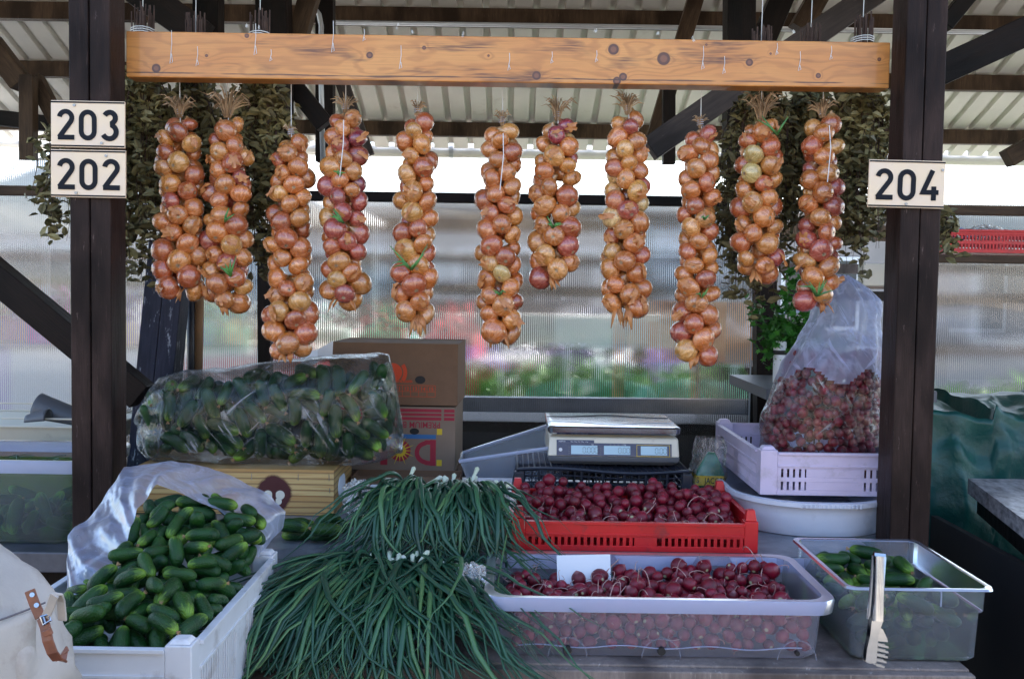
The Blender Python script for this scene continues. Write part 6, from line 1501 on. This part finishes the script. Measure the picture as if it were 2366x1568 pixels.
# tongs leaning on the clear tub
Tt = at(2032, 1284, 1.955); Tb = at(2018, 1532, 1.925); root = thing('serving_tongs', Tb, 'stainless serving tongs with comb ends hanging on the front of the clear tub', 'tongs')
d = (Tb - Tt); L = d.length; dz = d.normalized(); dx = Vector((1, 0, 0)); dx = (dx - dz * dx.dot(dz)).normalized(); dy = dz.cross(dx)
def TP(x, y, z): return Tt + dx * x + dy * y + dz * z
SG_ = -1
for side, nm in ((0, 'front_arm'), (1, 'back_arm')):
    b = MB(); oy = -.0 if side == 0 else -.016
    def yy(z): return (.004 + .004 * math.sin(z / L * 3.14)) * (1 if side == 0 else -1) - (0 if side == 0 else .006 * z / L)
    ls = []
    for k in range(21):
        z = L * .60 * k / 20; wv = .0115 - .0015 * math.sin(k / 20 * 3.14); cc = .0018
        xo = -.005 * side; cp = [(xo + wv * math.sin(q_ * .2618 * .9) / .985, yy(z) - .0058 * (1 - math.cos(q_ * .2618 * .9)) * SG_) for q_ in range(-5, 6)]; ls.append([TP(x, y, z) for x, y in cp] + [TP(x * .97, y - .0012 * SG_, z) for x, y in cp[::-1]])
    b.loops(ls, True, True, True)
    z0 = L * .595
    hl = [(-.011, z0), (-.012, z0 + .03), (-.016, z0 + .055), (-.017, L * .985), (-.009, L), (.004, L * .985), (.004, z0 + .028), (.011, z0)]
    b.loops([[TP(x, yy(z) + o_, z) for x, z in hl] for o_ in (-.0008, .0008)], True, True, True)
    zz0 = z0 + .026
    b.loops([[TP(x, yy(z) + o_, z) for x, z in [(.0035, zz0 - .014), (.012, zz0 - .010), (.020, zz0 + .004), (.024, zz0 + .0135), (.0035, zz0 + .0135)]] for o_ in (-.0007, .0007)], True, True, True)
    for k in range(5):
        z = zz0 + .0135 + k * .0098; xr2 = .0255 - .0006 * (k - 1) ** 2
        b.loops([[TP(x, yy(z) + .0016 * (x > .01) + o_, zq) for x, zq in [(.0035, z + .0045), (xr2 * .7, z + .0062), (xr2, z + .0078), (xr2 * .98, z + .0115), (.0035, z + .0092)]] for o_ in (-.0007, .0007)], True, True, True)
    b.build(nm, M['steel'], root, smooth='auto')
b = MB(); b.loops([[TP(s * .0112, y, z) for s in (-1, 1)] for y, z in [(.0045, .0), (.0035, -.006), (.0, -.0085), (-.0035, -.006), (-.0045, 0)]], close=False); o = b.build('spring_bend', M['steel'], root); so = o.modifiers.new('s', 'SOLIDIFY'); so.thickness = .0012
# canvas backpack
bpx = at(160, 1500, 1.22).x; BX = bpx - .285; BYp = 1.30; BZ0 = TA + .001; BZ1 = at(5, 1258, 1.25).z
root = thing('backpack', (BX, BYp, BZ0), 'natural canvas backpack with a brown leather strap at the front left corner', 'backpack')
b = MB(); ls = []; HB = BZ1 - BZ0
def bw(u): return .225 * (1 - .02 * u) if u < .45 else .225 * (1 - .02 * u) * (1 - ((u - .45) / .55) ** 2.3 * .62)
for i in range(50):
    u = i / 49; hw = bw(u); hd = .12 * (1 - .35 * max(0, u - .4)); z = BZ0 + HB * u; row = []
    if i in (0,): hw *= .96
    for k in range(84):
        t = 2 * math.pi * k / 84; ct, st_ = math.cos(t), math.sin(t); e = .6; x = abs(ct) ** e * math.copysign(1, ct); y = abs(st_) ** e * math.copysign(1, st_)
        f = .020 * ridged((x * 1.8 + z * 3, y, z * 2.0), 2.3) + .009 * ridged((x * 5 - z * 4, y, z * 7), 1.7) + .006 * fbm((x * 4, y * 4, z * 12)) + .004 * math.sin(x * 22 + z * 16)
        row.append((BX + (hw + f - .008) * x, BYp + (hd + f) * y, z))
    ls.append(row)
b.loops(ls, True, True, True); b.build('body', M['canvas'], root, smooth=True)
b = MB(); ls = []                                       # flap over the front
for j in range(26):
    v = j / 25; row = []
    for k in range(50):
        u = k / 49 * 2 - 1; hgt = 1.0 - v * (.205 - .02 * abs(u)); hw = bw(min(1, hgt)) + .006
        z = BZ0 + HB * hgt + .008 * (1 - v); x = BX + hw * .97 * u; yb2 = BYp - (.12 * (1 - .35 * max(0, hgt - .4)) + .012) * (1 - abs(u) ** 4 * .55)
        yb2 = BYp + (yb2 - BYp) * min(1, v * 6 + .1) - .014 * ridged((x * 7 + z * 3, z * 5, 3), 1.4) * min(1, v * 3) - .008 * v * (1 + .5 * math.sin(x * 30)); row.append((x, yb2, z))
    ls.append(row)
b.loops(ls, close=False); o = b.build('flap', M['canvas'], root, smooth=True); so = o.modifiers.new('s', 'SOLIDIFY'); so.thickness = .004
b = MB(); b.tube([p for p in ls[-1]], .0035, 6); b.build('flap_hem', M['canvas'], root)
yS = BYp - .150
def strap(pts, w, nm, m, th=.003):
    b = MB(); P = [Vector(p) for p in pts]; lo = []
    for i, p in enumerate(P):
        d = (P[min(i + 1, len(P) - 1)] - P[max(i - 1, 0)]).normalized(); sd_ = d.cross(Vector((0, -1, 0))).normalized() * w / 2; n_ = sd_.cross(d).normalized() * th
        lo.append([p + sd_, p - sd_, p - sd_ + n_, p + sd_ + n_])
    b.loops(lo, True, True, True); return b.build(nm, m, root, smooth=False, bevel=.0008)
strap([at(70, 1362, yS), at(80, 1390, yS - .002), at(95, 1425, yS - .006)], .0125, 'leather_tab', M['leather'])
strap([at(98, 1425, yS - .010), at(106, 1446, yS - .014), at(112, 1478, yS - .018), at(122, 1505, yS - .016), at(134, 1520, yS - .008), at(145, 1522, yS + .004), at(152, 1510, yS + .014), at(151, 1502, yS + .02)], .0125, 'leather_strap', M['leather'])
strap([at(104, 1430, yS - .008), at(118, 1400, yS - .02), at(128, 1372, yS - .03), at(136, 1368, yS - .024), at(142, 1385, yS - .01), at(146, 1430, yS)], .010, 'canvas_loop', M['canvas'])
b = MB(); b.tube([at(74, 1373, yS - .004), at(74, 1373, yS - .008)], .0028, 12); b.tube([at(84, 1397, yS - .006), at(84, 1397, yS - .010)], .0028, 12); b.build('rivet', M['steel'], root)
b = MB(); q = [at(94, 1424, yS - .016), at(112, 1418, yS - .016), at(118, 1432, yS - .018), at(100, 1442, yS - .018)]; b.tube(q + [q[0]], .0016, 6); b.tube([at(99, 1420, yS - .016), at(106, 1441, yS - .018)], .0012, 6); b.build('buckle', M['steel'], root)
strap([at(103, 1462, yS - .022), at(122, 1455, yS - .022)], .007, 'strap_keeper', M['leather'], .005)
b = MB(); ls = []
for j in range(14):
    v = j / 13; row = []
    for k in range(60):
        u = k / 59 * 2 - 1; z = 1.142 + .018 * u - v * .16; x = BX + .222 * u; yq = BYp - (.134 + .020 * math.sin(min(1, v * 4) * 1.57)) * (1 - abs(u) ** 5 * .75) - .010 * ridged((x * 6 + z * 2, z * 4, 4), 1.6) * v * 2; row.append((x, yq, z))
    ls.append(row)
b.loops(ls, close=False); o = b.build('front_pocket', M['canvas'], root, smooth=True); so = o.modifiers.new('s', 'SOLIDIFY'); so.thickness = .003
b = MB(); pts = [(BX + (.225 + .002) * s, BYp - .138 * (1 - abs(s) ** 5) - .020, 1.146 + .018 * s) for s in [k / 20 - 1 for k in range(0, 41)]]
b.tube(pts, .0014, 5); b.build('pocket_seam', M['seam'], root)
# red basket on the shelf, right
by = 3.42; q0 = at(2192, 583, by); q1 = at(2400, 588, by)
crate('plastic_basket', (q0.x + .20, by + .12, q0.z - .0), .42, .24, at(2192, 530, by).z - q0.z, M['red'], 'low red slotted basket on the shelf at the right edge', 'basket', rows=2, bar=.006, gap=.006, top=.012, peg=False, mid=False, post=.016)
b = MB(); rd = random.Random(3)
crumple((q0.x + .17, by + .10, q0.z + .075), (.07, .06, .03), M['wrap'], 'clear wrapped green herbs in the red basket', 12)
crumple((q0.x + .08, by + .10, q0.z + .07), (.05, .06, .022), M['milky'], 'pale packet in the red basket', 15)
# small white box behind the right whisk
q0 = at(1995, 608, 3.6); q1 = at(2062, 668, 3.6); root = thing('meter_box', ((q0.x + q1.x) / 2, 3.6, q1.z), 'small off-white box fixed high behind the rightmost whisk', 'box'); b = MB(); b.box((q0.x, 3.6, q1.z + .01), (q1.x, 3.66, q0.z)); b.build('cover', M['cream'], root, bevel=.004); b = MB(); b.box((q0.x - .004, 3.597, q1.z), (q1.x + .004, 3.66, q1.z + .009)); b.build('base_strip', M['cardwhite'], root)
# green plant in a white sleeve
py_ = 3.45; pc = at(1800, 885, py_); root = thing('potted_plant', pc, 'leafy green potted herb with a white speckled sleeve behind the radish bag', 'plant')
b = MB(); b.lathe([(0.001, 0), (.022, 0), (.022, .145), (.020, .146), (.020, .12)], 20, tuple(pc)); b.build('sleeve', M['paper'], root, smooth='auto')
b = MB(); b.lathe([(.0226, .10), (.0226, .115)], 20, tuple(pc)); b.build('black_band', M['dark'], root)
lf = MB(); st2 = MB(); rd = random.Random(66); pc2 = at(1815, 880, py_ + .06)
for i in range(26):
    a = rd.uniform(0, 6.28); r = rd.uniform(.02, .19); top = Vector((pc2.x + .03 + r * math.cos(a), pc2.y + r * .7 * math.sin(a), pc2.z + rd.uniform(.12, .36))); b0_ = Vector((pc2.x + .02 + .02 * math.cos(a), pc2.y, pc2.z - .02))
    st2.tube([b0_, b0_.lerp(top, .5) + Vector((0, 0, .03)), top], [.003, .002, .001], 5)
    for k in range(34):
        p = b0_.lerp(top, rd.uniform(.35, 1.08)) + Vector((rd.gauss(0, .022), rd.gauss(0, .02), rd.gauss(0, .018))); e = Euler((rd.uniform(-1, 1), rd.uniform(-1, 1), rd.uniform(0, 6.28))).to_matrix(); s = rd.uniform(.012, .024)
        V = [p + e @ Vector(v) * s for v in ((0, 1.2, 0), (-.3, .5, .1), (-.95, .55, .2), (-.45, 0, .05), (-.7, -.6, .15), (0, -.5, 0), (.7, -.6, .15), (.45, 0, .05), (.95, .55, .2), (.3, .5, .1))]; lf.add(V, [tuple(range(10))])
lf.build('leaves', M['greenleaf'], root); st2.build('stems', M['shoot'], root)
b = MB(); q = at(1745, 888, 3.35); b.box((q.x, 3.2, q.z - .035), (q.x + .55, 3.75, q.z)); b.box((q.x + .02, 3.22, 0), (q.x + .07, 3.27, q.z - .036)); b.box((q.x + .48, 3.65, 0), (q.x + .53, 3.7, q.z - .036)); tag(b.build('side_shelf', M['greycase']), 'narrow grey shelf carrying the potted herb behind the lilac crate', 'shelf')
bm_n = sum(len(o.data.polygons) for o in S.objects if o.type == 'MESH')
print('radishes', RAD_N, 'cuc heap', nc, 'bag cuc', cnt, 'objs', len(S.objects), 'polys', bm_n)
for o in S.objects:
    if '_w' in o.keys(): del o['_w']
